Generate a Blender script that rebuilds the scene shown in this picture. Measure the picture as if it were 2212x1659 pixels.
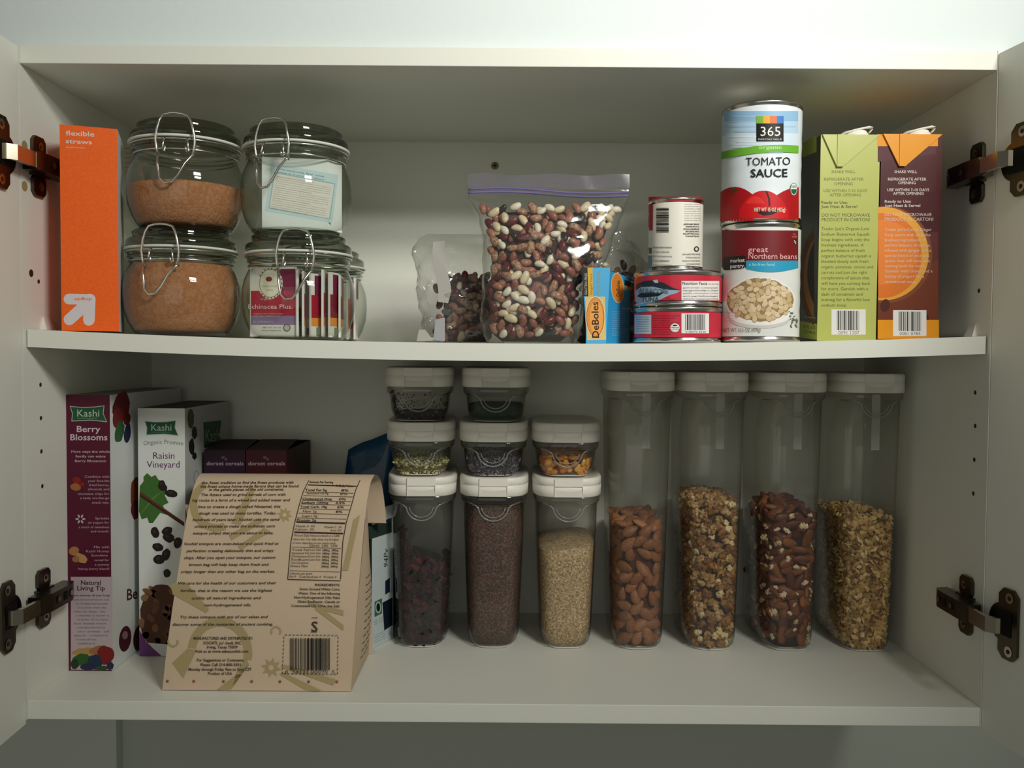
import bpy, math, random
import numpy as np
from mathutils import Vector, Matrix
from mathutils.geometry import tessellate_polygon
for o in list(bpy.data.objects): bpy.data.objects.remove(o)
SC = bpy.context.scene
COL = SC.collection
R_ = random.Random(7)

# ------------------------------------------------------------------ camera
CAMP = np.array([0.00633, -0.81838, 0.32979]); FPX = 1908.95
PIT, YAW, ROL = 0.03532, -0.00084, 0.00736
F_ = np.array([math.sin(YAW)*math.cos(PIT), math.cos(YAW)*math.cos(PIT), -math.sin(PIT)])
r0 = np.array([math.cos(YAW), -math.sin(YAW), 0.]); u0 = np.cross(r0, F_)
RT = math.cos(ROL)*r0 + math.sin(ROL)*u0; UP = -math.sin(ROL)*r0 + math.cos(ROL)*u0
cd = bpy.data.cameras.new('camera'); cam = bpy.data.objects.new('camera', cd); COL.objects.link(cam)
cd.sensor_width = 36; cd.sensor_fit = 'HORIZONTAL'; cd.lens = FPX/2212*36; cd.clip_start = 0.01
m = Matrix.Identity(4)
for i in range(3):
    m[i][0] = RT[i]; m[i][1] = UP[i]; m[i][2] = -F_[i]; m[i][3] = CAMP[i]
cam.matrix_world = m
SC.camera = cam
# ------------------------------------------------------------------ light
w = bpy.data.worlds.new('room_light'); SC.world = w; w.use_nodes = True
w.node_tree.nodes['Background'].inputs[0].default_value = (1.0, .985, .88, 1)
w.node_tree.nodes['Background'].inputs[1].default_value = 0.095
def area(name, loc, target, sx, sy, power, col=(1, .985, .925), spread=180):
    l = bpy.data.lights.new(name, 'AREA'); l.shape = 'RECTANGLE'; l.size = sx; l.size_y = sy
    l.energy = power; l.color = col; l.spread = math.radians(spread)
    o = bpy.data.objects.new(name, l); COL.objects.link(o); o.location = loc
    d = Vector(target) - Vector(loc); o.rotation_euler = d.to_track_quat('-Z', 'Y').to_euler()
    return o
LX, LY, LZ = .60, -.98, 1.06
area('ceiling_lamp_strip', (LX, LY, LZ), (.12, 0, .66), .34, .13, 2.35, spread=80)
area('ceiling_lamp_strip', (LX-.02, LY+.05, LZ-.165), (.12, 0, .66), .30, .06, .95, spread=80)
area('added_fill_light', (-.25, -2.4, .45), (0, 0, .2), 1.8, 1.3, 5.5, (1, .985, .90))  # added fill behind the camera to soften the interior, not an actual window
SC.view_settings.view_transform = 'Standard'; SC.view_settings.look = 'None'
SC.view_settings.exposure = 0; SC.view_settings.gamma = 1; SC.view_settings.use_curve_mapping = False
SC.cycles.transparent_max_bounces = 32

# ------------------------------------------------------------------ pixel helpers
def rays(p):
    p = np.atleast_2d(np.asarray(p, float))
    return F_[None] + RT[None]*((p[:, 0]-1106)/FPX)[:, None] - UP[None]*((p[:, 1]-829.5)/FPX)[:, None]
def atY(px, py, y):
    d = rays((px, py))[0]; return CAMP + d*(y-CAMP[1])/d[1]
def atZ(px, py, z):
    d = rays((px, py))[0]; return CAMP + d*(z-CAMP[2])/d[2]
def atX(px, py, x):
    d = rays((px, py))[0]; return CAMP + d*(x-CAMP[0])/d[0]

# ------------------------------------------------------------------ materials
def lin(c): return c/12.92 if c <= .04045 else ((c+.055)/1.055)**2.4
def rgb(h): return tuple(lin(int(h[i:i+2], 16)/255) for i in (0, 2, 4)) + (1,)
_m = {}
def M(h, rough=.5, metal=0., spec=.28, name=None, bump=0, bscale=200, coat=0, mottle=None, mscale=300):
    key = (h, rough, metal, spec, bump, bscale, coat, mottle, mscale)
    if key in _m: return _m[key]
    mt = bpy.data.materials.new(name or 'paint_'+h); mt.use_nodes = True
    nt = mt.node_tree; b = nt.nodes['Principled BSDF']
    b.inputs['Base Color'].default_value = rgb(h); b.inputs['Roughness'].default_value = rough
    b.inputs['Metallic'].default_value = metal; b.inputs['Specular IOR Level'].default_value = spec
    b.inputs['Coat Weight'].default_value = coat
    if bump or mottle:
        tc = nt.nodes.new('ShaderNodeTexCoord')
        nz = nt.nodes.new('ShaderNodeTexNoise'); nz.inputs['Scale'].default_value = bscale if not mottle else mscale
        nz.inputs['Detail'].default_value = 3
        nt.links.new(tc.outputs['Object'], nz.inputs['Vector'])
        if bump:
            bp = nt.nodes.new('ShaderNodeBump'); bp.inputs['Strength'].default_value = bump; bp.inputs['Distance'].default_value = .002
            nt.links.new(nz.outputs['Fac'], bp.inputs['Height']); nt.links.new(bp.outputs['Normal'], b.inputs['Normal'])
        if mottle:
            cr = nt.nodes.new('ShaderNodeValToRGB'); cr.color_ramp.elements[0].position = .38; cr.color_ramp.elements[1].position = .62
            cr.color_ramp.elements[0].color = rgb(h); cr.color_ramp.elements[1].color = rgb(mottle)
            nt.links.new(nz.outputs['Fac'], cr.inputs['Fac']); nt.links.new(cr.outputs['Color'], b.inputs['Base Color'])
    _m[key] = mt; return mt
def grain(name, cols, scale, rough=.6, bump=.8):
    mt = bpy.data.materials.new(name); mt.use_nodes = True; nt = mt.node_tree; b = nt.nodes['Principled BSDF']
    b.inputs['Roughness'].default_value = rough
    tc = nt.nodes.new('ShaderNodeTexCoord'); v = nt.nodes.new('ShaderNodeTexVoronoi'); v.inputs['Scale'].default_value = scale
    nt.links.new(tc.outputs['Object'], v.inputs['Vector'])
    sp = nt.nodes.new('ShaderNodeSeparateColor'); nt.links.new(v.outputs['Color'], sp.inputs[0])
    cr = nt.nodes.new('ShaderNodeValToRGB'); cr.color_ramp.interpolation = 'CONSTANT'
    while len(cr.color_ramp.elements) > 1: cr.color_ramp.elements.remove(cr.color_ramp.elements[0])
    cr.color_ramp.elements[0].position = 0; cr.color_ramp.elements[0].color = rgb(cols[0])
    for i, c in enumerate(cols[1:], 1):
        e = cr.color_ramp.elements.new(i/len(cols)); e.color = rgb(c)
    nt.links.new(sp.outputs[0], cr.inputs['Fac']); nt.links.new(cr.outputs['Color'], b.inputs['Base Color'])
    bp = nt.nodes.new('ShaderNodeBump'); bp.inputs['Strength'].default_value = bump; bp.inputs['Distance'].default_value = .6/scale; bp.invert = True
    nt.links.new(v.outputs['Distance'], bp.inputs['Height']); nt.links.new(bp.outputs['Normal'], b.inputs['Normal'])
    return mt
def clear(name, tint, edge, rough=.05, refl=.9, haze=0., bump=0, bscale=60, ior=1.45):
    """thin clear wall: transparent, with fresnel gloss and a darker tint where the wall is seen edge on"""
    mt = bpy.data.materials.new(name); mt.use_nodes = True; nt = mt.node_tree
    for n in list(nt.nodes): nt.nodes.remove(n)
    out = nt.nodes.new('ShaderNodeOutputMaterial')
    tr = nt.nodes.new('ShaderNodeBsdfTransparent'); gl = nt.nodes.new('ShaderNodeBsdfGlossy'); gl.inputs['Roughness'].default_value = rough
    gl.inputs['Color'].default_value = (refl, refl, refl, 1)
    lw = nt.nodes.new('ShaderNodeLayerWeight'); lw.inputs['Blend'].default_value = .5
    pw = nt.nodes.new('ShaderNodeMath'); pw.operation = 'POWER'; pw.inputs[1].default_value = 3.0
    nt.links.new(lw.outputs['Facing'], pw.inputs[0])
    mx = nt.nodes.new('ShaderNodeMix'); mx.data_type = 'RGBA'
    mx.inputs[6].default_value = rgb(tint); mx.inputs[7].default_value = rgb(edge)
    nt.links.new(pw.outputs[0], mx.inputs[0]); nt.links.new(mx.outputs[2], tr.inputs['Color'])
    fr = nt.nodes.new('ShaderNodeFresnel'); geo = nt.nodes.new('ShaderNodeNewGeometry')
    io = nt.nodes.new('ShaderNodeMix'); io.inputs[2].default_value = ior; io.inputs[3].default_value = 1/ior   # a thin wall reflects alike from both sides
    nt.links.new(geo.outputs['Backfacing'], io.inputs[0]); nt.links.new(io.outputs[0], fr.inputs['IOR'])
    mul = nt.nodes.new('ShaderNodeMath'); mul.operation = 'MULTIPLY'; mul.inputs[1].default_value = 1.2; mul.use_clamp = True
    nt.links.new(fr.outputs[0], mul.inputs[0])
    ms = nt.nodes.new('ShaderNodeMixShader'); nt.links.new(mul.outputs[0], ms.inputs[0])
    src = tr
    if haze:
        df = nt.nodes.new('ShaderNodeBsdfDiffuse'); df.inputs['Color'].default_value = rgb('d8d8d4')
        hs = nt.nodes.new('ShaderNodeMixShader'); hs.inputs[0].default_value = haze
        nt.links.new(tr.outputs[0], hs.inputs[1]); nt.links.new(df.outputs[0], hs.inputs[2]); src = hs
    nt.links.new(src.outputs[0], ms.inputs[1]); nt.links.new(gl.outputs[0], ms.inputs[2])
    if bump:
        tc = nt.nodes.new('ShaderNodeTexCoord'); nz = nt.nodes.new('ShaderNodeTexNoise'); nz.inputs['Scale'].default_value = bscale
        nz.inputs['Detail'].default_value = 2; nt.links.new(tc.outputs['Object'], nz.inputs['Vector'])
        bp = nt.nodes.new('ShaderNodeBump'); bp.inputs['Strength'].default_value = bump; bp.inputs['Distance'].default_value = .004
        nt.links.new(nz.outputs['Fac'], bp.inputs['Height']); nt.links.new(bp.outputs['Normal'], gl.inputs['Normal'])
    nt.links.new(ms.outputs[0], out.inputs[0]); return mt
LAM = M('e4e5da', .45, name='white_laminate', bump=.03, bscale=900)
WALLP = M('dae3e1', .85, name='wall_paint', bump=.12, bscale=120)
NICKEL = M('b9b4a4', .22, 1., name='nickel')
DARKMET = M('5a5346', .3, 1., name='tarnished_nickel')
STEEL = M('c8c6c0', .22, 1., name='tin')
WIRE = M('d4d2cc', .2, 1., name='clamp_wire')
GLASS = clear('jar_glass', 'f4f7f2', '8a9284', .03, 1.0, ior=1.38)
LIDGLASS = clear('lid_glass', 'c8cdc2', '3a4036', .05, 1.0)
PLAST = clear('clear_plastic', 'f8f8f5', 'b4b4ac', .12, .8, haze=.035)
FILM = clear('bag_film', 'f8f8f6', 'c0c0bc', .10, 1.0, haze=.03, bump=.30, bscale=45)
FILM2 = clear('crumpled_film', 'f0f0ee', 'b0b0ac', .12, 1.0, haze=.06, bump=1.0, bscale=70)
WHITEP = M('e6e3d8', .4, name='white_plastic')
GASKET = M('d9dbcf', .5, name='rubber_gasket')

# ------------------------------------------------------------------ mesh builder
class MB:
    def __init__(s): s.v = []; s.f = []; s.mi = []; s.mats = []; s.sm = []
    def mat(s, m):
        if m not in s.mats: s.mats.append(m)
        return s.mats.index(m)
    def add(s, vs, fs, m, smooth=False):
        n = len(s.v); s.v.extend([tuple(map(float, v)) for v in vs]); k = s.mat(m)
        for f in fs: s.f.append(tuple(i+n for i in f)); s.mi.append(k); s.sm.append(smooth)
    def box(s, a, b, m, rot=0, piv=None):
        x0, y0, z0 = a; x1, y1, z1 = b
        vs = [(x, y, z) for z in (z0, z1) for x, y in ((x0, y0), (x1, y0), (x1, y1), (x0, y1))]
        if rot:
            px, py = piv or ((x0+x1)/2, (y0+y1)/2); c, sn = math.cos(rot), math.sin(rot)
            vs = [(px+(x-px)*c-(y-py)*sn, py+(x-px)*sn+(y-py)*c, z) for x, y, z in vs]
        s.add(vs, [(0, 3, 2, 1), (4, 5, 6, 7), (0, 1, 5, 4), (1, 2, 6, 5), (2, 3, 7, 6), (3, 0, 4, 7)], m)
    def prism(s, pts, z0, z1, mats, top=None):
        """pts counter clockwise; mats one per side or a single one"""
        n = len(pts)
        if not isinstance(mats, (list, tuple)): mats = [mats]*n
        for i in range(n):
            a = pts[i]; b = pts[(i+1) % n]
            s.add([(a[0], a[1], z0), (b[0], b[1], z0), (b[0], b[1], z1), (a[0], a[1], z1)], [(0, 1, 2, 3)], mats[i])
        s.add([(p[0], p[1], z0) for p in pts], [tuple(range(n))[::-1]], mats[0])
        s.add([(p[0], p[1], z1) for p in pts], [tuple(range(n))], top or mats[0])
    def lathe(s, prof, m, c=(0, 0, 0), n=64, capb=False, capt=False):
        vs = []; fs = []
        for r, z in prof:
            for i in range(n):
                a = 2*math.pi*i/n; vs.append((c[0]+r*math.cos(a), c[1]+r*math.sin(a), c[2]+z))
        for j in range(len(prof)-1):
            for i in range(n):
                k = (i+1) % n; fs.append((j*n+i, j*n+k, (j+1)*n+k, (j+1)*n+i))
        if capb: fs.append(tuple(range(n))[::-1])
        if capt: fs.append(tuple((len(prof)-1)*n+i for i in range(n)))
        s.add(vs, fs, m, True)
    def loft(s, rings, m, capb=True, capt=True, smooth=True, closed=True):
        n = len(rings[0]); vs = [p for r in rings for p in r]; fs = []
        for j in range(len(rings)-1):
            for i in range(n if closed else n-1):
                k = (i+1) % n; fs.append((j*n+i, j*n+k, (j+1)*n+k, (j+1)*n+i))
        if capb: fs.append(tuple(range(n))[::-1])
        if capt: fs.append(tuple((len(rings)-1)*n+i for i in range(n)))
        s.add(vs, fs, m, smooth)
    def tube(s, pts, r, m, n=8, closed=False):
        P = [Vector(p) for p in pts]; rings = []; N = len(P); prev = None
        for i in range(N):
            a = P[(i-1) % N] if (closed or i > 0) else P[i]; b = P[(i+1) % N] if (closed or i < N-1) else P[i]
            t = (b-a).normalized()
            if prev is None:
                u = t.orthogonal().normalized()
            else:
                u = (prev - t*prev.dot(t)).normalized()
            prev = u; v = t.cross(u)
            rings.append([tuple(P[i]+u*r*math.cos(2*math.pi*k/n)+v*r*math.sin(2*math.pi*k/n)) for k in range(n)])
        if closed: rings.append(rings[0])
        s.loft(rings, m, not closed, not closed)
    def disc(s, c, nrm, r, m, n=16, d=0):
        nrm = Vector(nrm).normalized(); u = nrm.orthogonal().normalized(); v = nrm.cross(u); c = Vector(c)+nrm*d
        s.add([c+u*r*math.cos(2*math.pi*k/n)+v*r*math.sin(2*math.pi*k/n) for k in range(n)], [tuple(range(n))], m)
    def cyl(s, a, b, r, m, n=20):
        a = Vector(a); b = Vector(b); t = (b-a).normalized(); u = t.orthogonal().normalized(); v = t.cross(u)
        s.loft([[tuple(c+u*r*math.cos(2*math.pi*k/n)+v*r*math.sin(2*math.pi*k/n)) for k in range(n)] for c in (a, b)], m, smooth=False)
    def build(s, name, parent=None, origin=None, bevel=0):
        me = bpy.data.meshes.new(name); v = np.array(s.v)
        if origin is None: origin = (0, 0, 0) if parent is not None and parent.location.length == 0 else None
        if origin is None:
            if parent is not None: origin = tuple(parent.location)
            else: origin = ((v[:, 0].min()+v[:, 0].max())/2, (v[:, 1].min()+v[:, 1].max())/2, v[:, 2].min())
        v = v-np.array(origin)
        me.from_pydata([tuple(x) for x in v], [], s.f)
        for m_ in s.mats: me.materials.append(m_)
        me.polygons.foreach_set('material_index', s.mi); me.polygons.foreach_set('use_smooth', s.sm); me.update()
        o = bpy.data.objects.new(name, me); COL.objects.link(o)
        if parent is not None:
            o.parent = parent; po = Vector(origin)-Vector(absloc(parent)); o.location = po
        else: o.location = origin
        if bevel:
            bm = o.modifiers.new('bevel', 'BEVEL'); bm.width = bevel; bm.segments = 2; bm.limit_method = 'ANGLE'
        return o
def absloc(o):
    l = Vector(o.location)
    while o.parent: o = o.parent; l += Vector(o.location)
    return l
def tag(o, label, cat=None, group=None, kind=None):
    if label: o['label'] = label
    if cat: o['category'] = cat
    if group: o['group'] = group
    if kind: o['kind'] = kind
    return o
def thing(name, label, cat, loc=(0, 0, 0), group=None):
    o = bpy.data.objects.new(name, None); COL.objects.link(o); o.location = loc; o.empty_display_size = .01
    return tag(o, label, cat, group)

# ------------------------------------------------------------------ printing on surfaces
class Plane:
    lim = 0; st = .00001; wx = wy = 1; b = .00003; tx = 0.
    def __init__(s, O, U, V):
        s.O = np.array(O, float); n = np.cross(np.array(U, float), np.array(V, float)); s.n = n/np.linalg.norm(n)
        if s.n @ (CAMP-s.O) < 0: s.n = -s.n
    def hit(s, p, off):
        d = rays(p); t = ((s.O-CAMP)@s.n)/(d@s.n); return CAMP+d*t[:, None]+s.n*off
class Cyl:
    lim = 4.5; st = .00003; wx, wy = 1, .12; b = .00012; tx = .00006
    def __init__(s, c, r): s.c = np.array(c[:2], float); s.r = r
    def hit(s, p, off):
        d = rays(p); o = CAMP[:2]-s.c; a = (d[:, :2]**2).sum(1); b = 2*(d[:, :2]@o); c = o@o-s.r**2
        disc = np.maximum(b*b-4*a*c, 0); t = (-b-np.sqrt(disc))/(2*a); P = CAMP+d*t[:, None]
        n = P[:, :2]-s.c; n /= np.linalg.norm(n, axis=1)[:, None]; P[:, :2] = s.c+n*(s.r+off); return P
class Sheet:
    """surface y=f(z) extruded along x"""
    lim = 5; st = .00002; wx, wy = .1, 1; b = .00010; tx = .00005
    def __init__(s, f): s.f = f
    def hit(s, p, off):
        d = rays(p); y = np.full(len(d), s.f(.1))
        for _ in range(25):
            P = CAMP+d*((y-CAMP[1])/d[:, 1])[:, None]; y = .5*y+.5*np.array([s.f(z) for z in P[:, 2]])
        P = CAMP+d*((y-CAMP[1])/d[:, 1])[:, None]; P[:, 1] -= off; return P
_tc = {}
def glyphs(t, bold):
    k = (t, bold)
    if k not in _tc:
        cu = bpy.data.curves.new('t', 'FONT'); cu.body = t; cu.size = 1; cu.resolution_u = 2; cu.fill_mode = 'FRONT' if hasattr(cu, 'fill_mode') else cu.fill_mode
        if bold: cu.offset = .016
        ob = bpy.data.objects.new('t', cu); me = ob.to_mesh()
        v = np.array([tuple(x.co)[:2] for x in me.vertices]) if len(me.vertices) else np.zeros((0, 2)); f = [tuple(p.vertices) for p in me.polygons]
        ob.to_mesh_clear(); bpy.data.objects.remove(ob); bpy.data.curves.remove(cu); _tc[k] = (v, f)
    return _tc[k]
CAPH = .69
class Printer:
    def __init__(s, mb, surf): s.mb = mb; s.s = surf; s.k = 2
    def _m(s, c): return c if not isinstance(c, str) else M(c, .5)
    def put(s, pts, faces, col, ex=0.):
        lim = s.s.lim
        if lim:   # cut wide shapes up so that they follow the curved surface
            pts = [(float(p[0]), float(p[1])) for p in pts]; tri = []
            for f in faces:
                if len(f) == 3: tri.append(tuple(f))
                elif len(f) == 4: tri += [(f[0], f[1], f[2]), (f[0], f[2], f[3])]
                else: tri += [tuple(f[i] for i in t_) for t_ in tessellate_polygon([[Vector((*pts[i], 0)) for i in f]])]
            out = []; mid = {}
            while tri:
                t_ = tri.pop(); dx = [s.s.wx*abs(pts[t_[i]][0]-pts[t_[(i+1) % 3]][0])+s.s.wy*abs(pts[t_[i]][1]-pts[t_[(i+1) % 3]][1]) for i in range(3)]; i = dx.index(max(dx))
                if dx[i] <= lim: out.append(t_); continue
                a, c = t_[i], t_[(i+1) % 3]; k = (min(a, c), max(a, c))
                if k not in mid: mid[k] = len(pts); pts.append(((pts[a][0]+pts[c][0])/2, (pts[a][1]+pts[c][1])/2))
                m_, o_ = mid[k], t_[(i+2) % 3]; tri += [(a, m_, o_), (m_, c, o_)]
            faces = out
        s.mb.add(s.s.hit(pts, s.s.b+s.s.st*s.k+ex), faces, s._m(col))
    def up(s): s.k += 1; return s
    def grid(s, fn, nx, ny, col):
        P = [fn(i/nx, j/ny) for j in range(ny+1) for i in range(nx+1)]
        s.put(P, [(j*(nx+1)+i, j*(nx+1)+i+1, (j+1)*(nx+1)+i+1, (j+1)*(nx+1)+i) for j in range(ny) for i in range(nx)], col); s.k += 1
    def quad(s, a, b, c, d, col, nx=1, ny=1):
        a, b, c, d = map(np.array, (a, b, c, d))
        s.grid(lambda u, v: (a*(1-u)+b*u)*(1-v)+(d*(1-u)+c*u)*v, nx, ny, col)
    def rect(s, x0, y0, x1, y1, col, nx=1, ny=1, sl=0):
        s.quad((x0, y0), (x1, y0+sl*(x1-x0)), (x1, y1+sl*(x1-x0)), (x0, y1), col, nx, ny)
    def poly(s, pts, col):
        s.put(pts, [tuple(range(len(pts)))], col); s.k += 1
    def ell(s, cx, cy, rx, ry, col, rot=0, n=28, bump=0, seed=0):
        rr = random.Random(seed); c, sn = math.cos(rot), math.sin(rot); P = [(cx, cy)]
        for i in range(n):
            a = 2*math.pi*i/n; q = 1+bump*(rr.random()-.5); x = rx*q*math.cos(a); y = ry*q*math.sin(a)
            P.append((cx+x*c-y*sn, cy+x*sn+y*c))
        s.put(P, [(0, 1+i, 1+(i+1) % n) for i in range(n)], col); s.k += 1
    def text(s, t, x0, x1, yb, h, col, bold=False, sl=0, shear=0, arc=None, rot=None):
        """x0,x1 ends of the line, yb baseline at x0, h capital height (all in photo pixels)"""
        v, f = glyphs(t, bold)
        if not len(v): return
        u = (v[:, 0]-v[:, 0].min())/max(1e-6, v[:, 0].max()-v[:, 0].min()); w_ = v[:, 1]/CAPH
        if rot is not None:   # vertical text, reading upwards: x0 baseline x, yb start, x1 end y
            P = np.stack([x0+0*u-w_*h*(-1 if rot < 0 else 1), yb+(x1-yb)*u], 1)
        else:
            x = x0+(x1-x0)*u; y = yb-w_*h+sl*(x-x0)
            if arc: y = y+arc*((u-.5)**2*4-1)
            P = np.stack([x+shear*w_*h, y], 1)
        s.put(P, f, col, s.s.tx)
    def lines(s, L, h, col, bold=False, sl=0, shear=0):
        for t, x0, x1, y in L: s.text(t, x0, x1, y, h, col, bold, sl, shear)
        s.k += 1
    def barcode(s, x0, y0, x1, y1, col='1a1a18', seed=1, horiz=False, sl=0):
        rr = random.Random(seed); x = 0.; L = (y1-y0) if horiz else (x1-x0); u = L/60
        while x < L-u:
            wd = u*rr.choice((1, 1, 2, 3))
            if x+wd > L: break
            if horiz: s.rect(x0, y0+x, x1, y0+x+wd, col, 2, 1, sl); s.k -= 1
            else: s.quad((x0+x, y0+sl*x), (x0+x+wd, y0+sl*x), (x0+x+wd, y1+sl*x), (x0+x, y1+sl*x), col); s.k -= 1
            x += wd+u*rr.choice((1, 1, 2))
        s.k += 1

# ------------------------------------------------------------------ setting
HW, DEP, HT = .4475, .2925, .5915
def struct(name, mb, **k): o = mb.build(name, **k); o['kind'] = 'structure'; return o
b = MB(); b.box((-1.6, .012, HT+.018), (1.6, .32, 1.9), WALLP); struct('wall_upper', b)
b = MB(); b.box((-1.6, .300, -1.3), (1.6, .32, HT+.0175), M('bcc2b6', .6, bump=.08, bscale=60)); struct('wall_back', b)
b = MB(); b.box((-1.6, .285, -1.3), (-.493, .2995, HT+.017), M('ccd2c6', .6)); struct('trim_1', b)

# ------------------------------------------------------------------ the cabinet
HOLE = M('35291b', .8)
cab = thing('wall_cabinet', 'white laminate wall cabinet standing open with two shelves of food', 'cabinet', (0, 0, 0))
for sx, holes, small in ((-1, [(87, 831), (88, 903), (89, 975), (91, 1050)], [(67, 590), (83, 608)]),
                         (1, [(2107, 848), (2107, 920), (2105, 993), (2103, 1066)], [(2115, 628)])):
    b = MB(); x0, x1 = sorted((sx*HW, sx*(HW+.018))); b.box((x0, 0, -.018), (x1, DEP, HT+.0175), LAM)
    b.box((x0, -.0004, -.018), (x1, 0, HT+.0175), LAM)
    for px, py in holes+small:
        p = atX(px, py, sx*HW); b.disc(p, (-sx, 0, 0), .0021 if (px, py) != (67, 590) else .0036, HOLE, d=.0003)
    if sx < 0:
        for px, py in ((53, 315), (53, 402)):
            p = atX(px, py, sx*HW); b.disc(p, (1, 0, 0), .0048, M('a08f66', .5), d=.0002)
    b.build('side_panel', cab)
b = MB(); b.box((-HW, 0, HT), (HW, DEP, HT+.0172), LAM); b.build('top_panel', cab, bevel=.0006)
b = MB(); b.box((-HW, .0005, -.018), (HW, DEP, 0), LAM); b.build('bottom_panel', cab, bevel=.0006)
b = MB(); b.box((-HW, DEP, -.018), (HW, DEP+.006, HT+.0172), LAM); b.build('back_panel', cab)
p = atY(1069, 358, DEP)
b = MB(); b.cyl(p, p-np.array([0, .0012, 0]), .0046, M('6b6048', .4, .8)); b.box((p[0]-.0024, DEP-.0016, p[2]-.0005), (p[0]+.0024, DEP-.0012, p[2]+.0005), HOLE)
b.box((p[0]-.0005, DEP-.0016, p[2]-.0024), (p[0]+.0005, DEP-.0012, p[2]+.0024), HOLE); tag(b.build('screw', cab), 'brass coloured screw in back panel')
def shelfz(x): return .3485-.0100*(1-min(1, (x/.447)**2))
for sx in (-1, 1):   # wedge shaped clips that hold the shelf
    q = atX(90 if sx < 0 else 2112, 690, sx*HW); y = q[1]; b = MB(); t = shelfz(.447)
    xa, xb = sx*HW, sx*(HW-.006)
    b.add([(xa, y-.002, t), (xb, y-.002, t), (xb, y+.014, t), (xa, y+.014, t), (xa, y-.002, t+.013), (xa-sx*.0006, y+.002, t+.013), (xa, y+.014, t+.013)],
          [(0, 1, 5, 4), (1, 2, 6, 5), (2, 3, 6), (4, 5, 6), (0, 3, 2, 1)], WHITEP)
    b.build('shelf_clip', cab)
# doors
for sx, ang in ((-1, math.radians(-3.2)), (1, math.radians(8.6))):
    b = MB(); hx = sx*(HW+.0005); d = np.array([sx*math.sin(ang), -math.cos(ang)]); n = np.array([sx*math.cos(ang), math.sin(ang)])
    a0 = np.array([hx, -.0015]); a1 = a0+d*.446
    pts = [a0, a1, a1+n*.018, a0+n*.018]
    if sx > 0: pts = pts
    else: pts = pts[::-1]
    b.prism([tuple(q) for q in pts], -.0215, .606, LAM); dr = b.build('cabinet_door', cab, bevel=.0006)
    tag(dr, ('left' if sx < 0 else 'right')+' door swung open')
    for zc, tilt in ((.503, 0), (.090, 0)):
        # hinge: parts on the side panel, the link and the cup plate on the door
        b = MB(); X = lambda t: sx*(HW-t)
        def bx(mb, t0, t1, y0, y1, z0, z1, m):
            xa, xb = sorted((X(t0), X(t1))); mb.box((xa, y0, z0), (xb, y1, z1), m)
        MT = DARKMET
        def plate(mb, y0, y1, z0, z1, t0, t1, m, c=.004):   # chamfered plate on the side panel
            pr = [(y0, z0+c), (y0, z1-c), (y0+c, z1), (y1-c, z1), (y1, z1-c), (y1, z0+c), (y1-c, z0), (y0+c, z0)]
            r = [[(X(t), y, z) for y, z in pr] for t in (t0, t1)]; mb.loft(r, m, smooth=False)
        plate(b, .016, .038, zc-.028, zc-.0085, .0003, .0035, MT); plate(b, .016, .038, zc+.0085, zc+.028, .0003, .0035, MT)
        bx(b, .0, .006, .014, .040, zc-.0095, zc+.0095, MT)
        for dz in (-.019, .019):
            b.disc((X(.0036), .029, zc+dz), (-sx, 0, 0), .0042, NICKEL, d=.0002); b.disc((X(.0036), .029, zc+dz), (-sx, 0, 0), .0018, HOLE, d=.0006)
        hg = b.build('hinge', cab)
        b = MB()
        pr = [(-.004, .004), (-.004, .017), (.012, .019), (.050, .019), (.058, .016), (.060, .006), (.060, .004)]
        b.loft([[(X(t), y, z) for y, t in pr] for z in (zc-.0085, zc+.0085)], MT, smooth=False)
        for yy in (.022, .046): b.disc((X(.019), yy, zc), (-sx, 0, 0), .0042, M('2a241c', .4, .5), d=.0003); b.disc((X(.019), yy+.001, zc), (-sx, 0, 0), .0028, NICKEL, d=.0008)
        bx(b, .0185, .0195, .033, .039, zc-.004, zc+.004, M('0c0a08', .8))
        b.build('hinge_arm', hg)
        b = MB()
        pr = [(-.040, .006), (-.040, .010), (-.034, .0165), (-.006, .0165), (.0, .0155), (.0, .013), (-.03, .012)]
        b.loft([[(X(t), y, z) for y, t in pr] for z in (zc-.0068, zc+.0068)], NICKEL, smooth=False); tag(b.build('hinge_link', hg), 'bright steel link of hinge')
        # cup plate on the door, in the door's own direction
        b = MB()
        def D(s_, t, z): q = a0+d*s_-n*t; return (q[0], q[1], z)
        c = .006; y0, y1, z0, z1 = .022, .046, zc-.032, zc+.032
        pr = [(y0, z0+c), (y0, z1-c), (y0+c, z1), (y1-c, z1), (y1, z1-c), (y1, z0+c), (y1-c, z0), (y0+c, z0)]
        b.loft([[D(s_, t, z) for s_, z in pr] for t in (.0003, .0028)], MT, smooth=False)
        K = 24; rr = .0175; cs = .026
        b.loft([[D(cs+rr*math.cos(2*math.pi*k/K), t, zc+rr*math.sin(2*math.pi*k/K)) for k in range(K)] for t in (.0003, .0018)], MT, smooth=False)
        b.add([D(cs-.006+.012*i, .0032, zc+j) for i, j in ((0, -.011), (1.6, -.011), (1.6, .011), (0, .011))], [(0, 1, 2, 3)], M('0c0a08', .8))
        for dz in (-.024, .024):
            b.disc(D(.036, .0030, zc+dz), (-n[0], -n[1], 0), .0048, NICKEL, d=.0002); b.disc(D(.036, .0030, zc+dz), (-n[0], -n[1], 0), .002, HOLE, d=.0005)
        b.build('cup_plate', hg)

# ------------------------------------------------------------------ the shelf
b = MB(); N = 40; rings = []
for i in range(N+1):
    x = -.446+.892*i/N; t = shelfz(x); rings.append([(x, .005, t-.0165), (x, .005, t), (x, .286, t), (x, .286, t-.0165)])
b.loft(rings, LAM, smooth=False)
tag(b.build('shelf', origin=(0, .15, .33)), 'white laminate shelf sagging in the middle of the cabinet', 'shelf')

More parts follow.
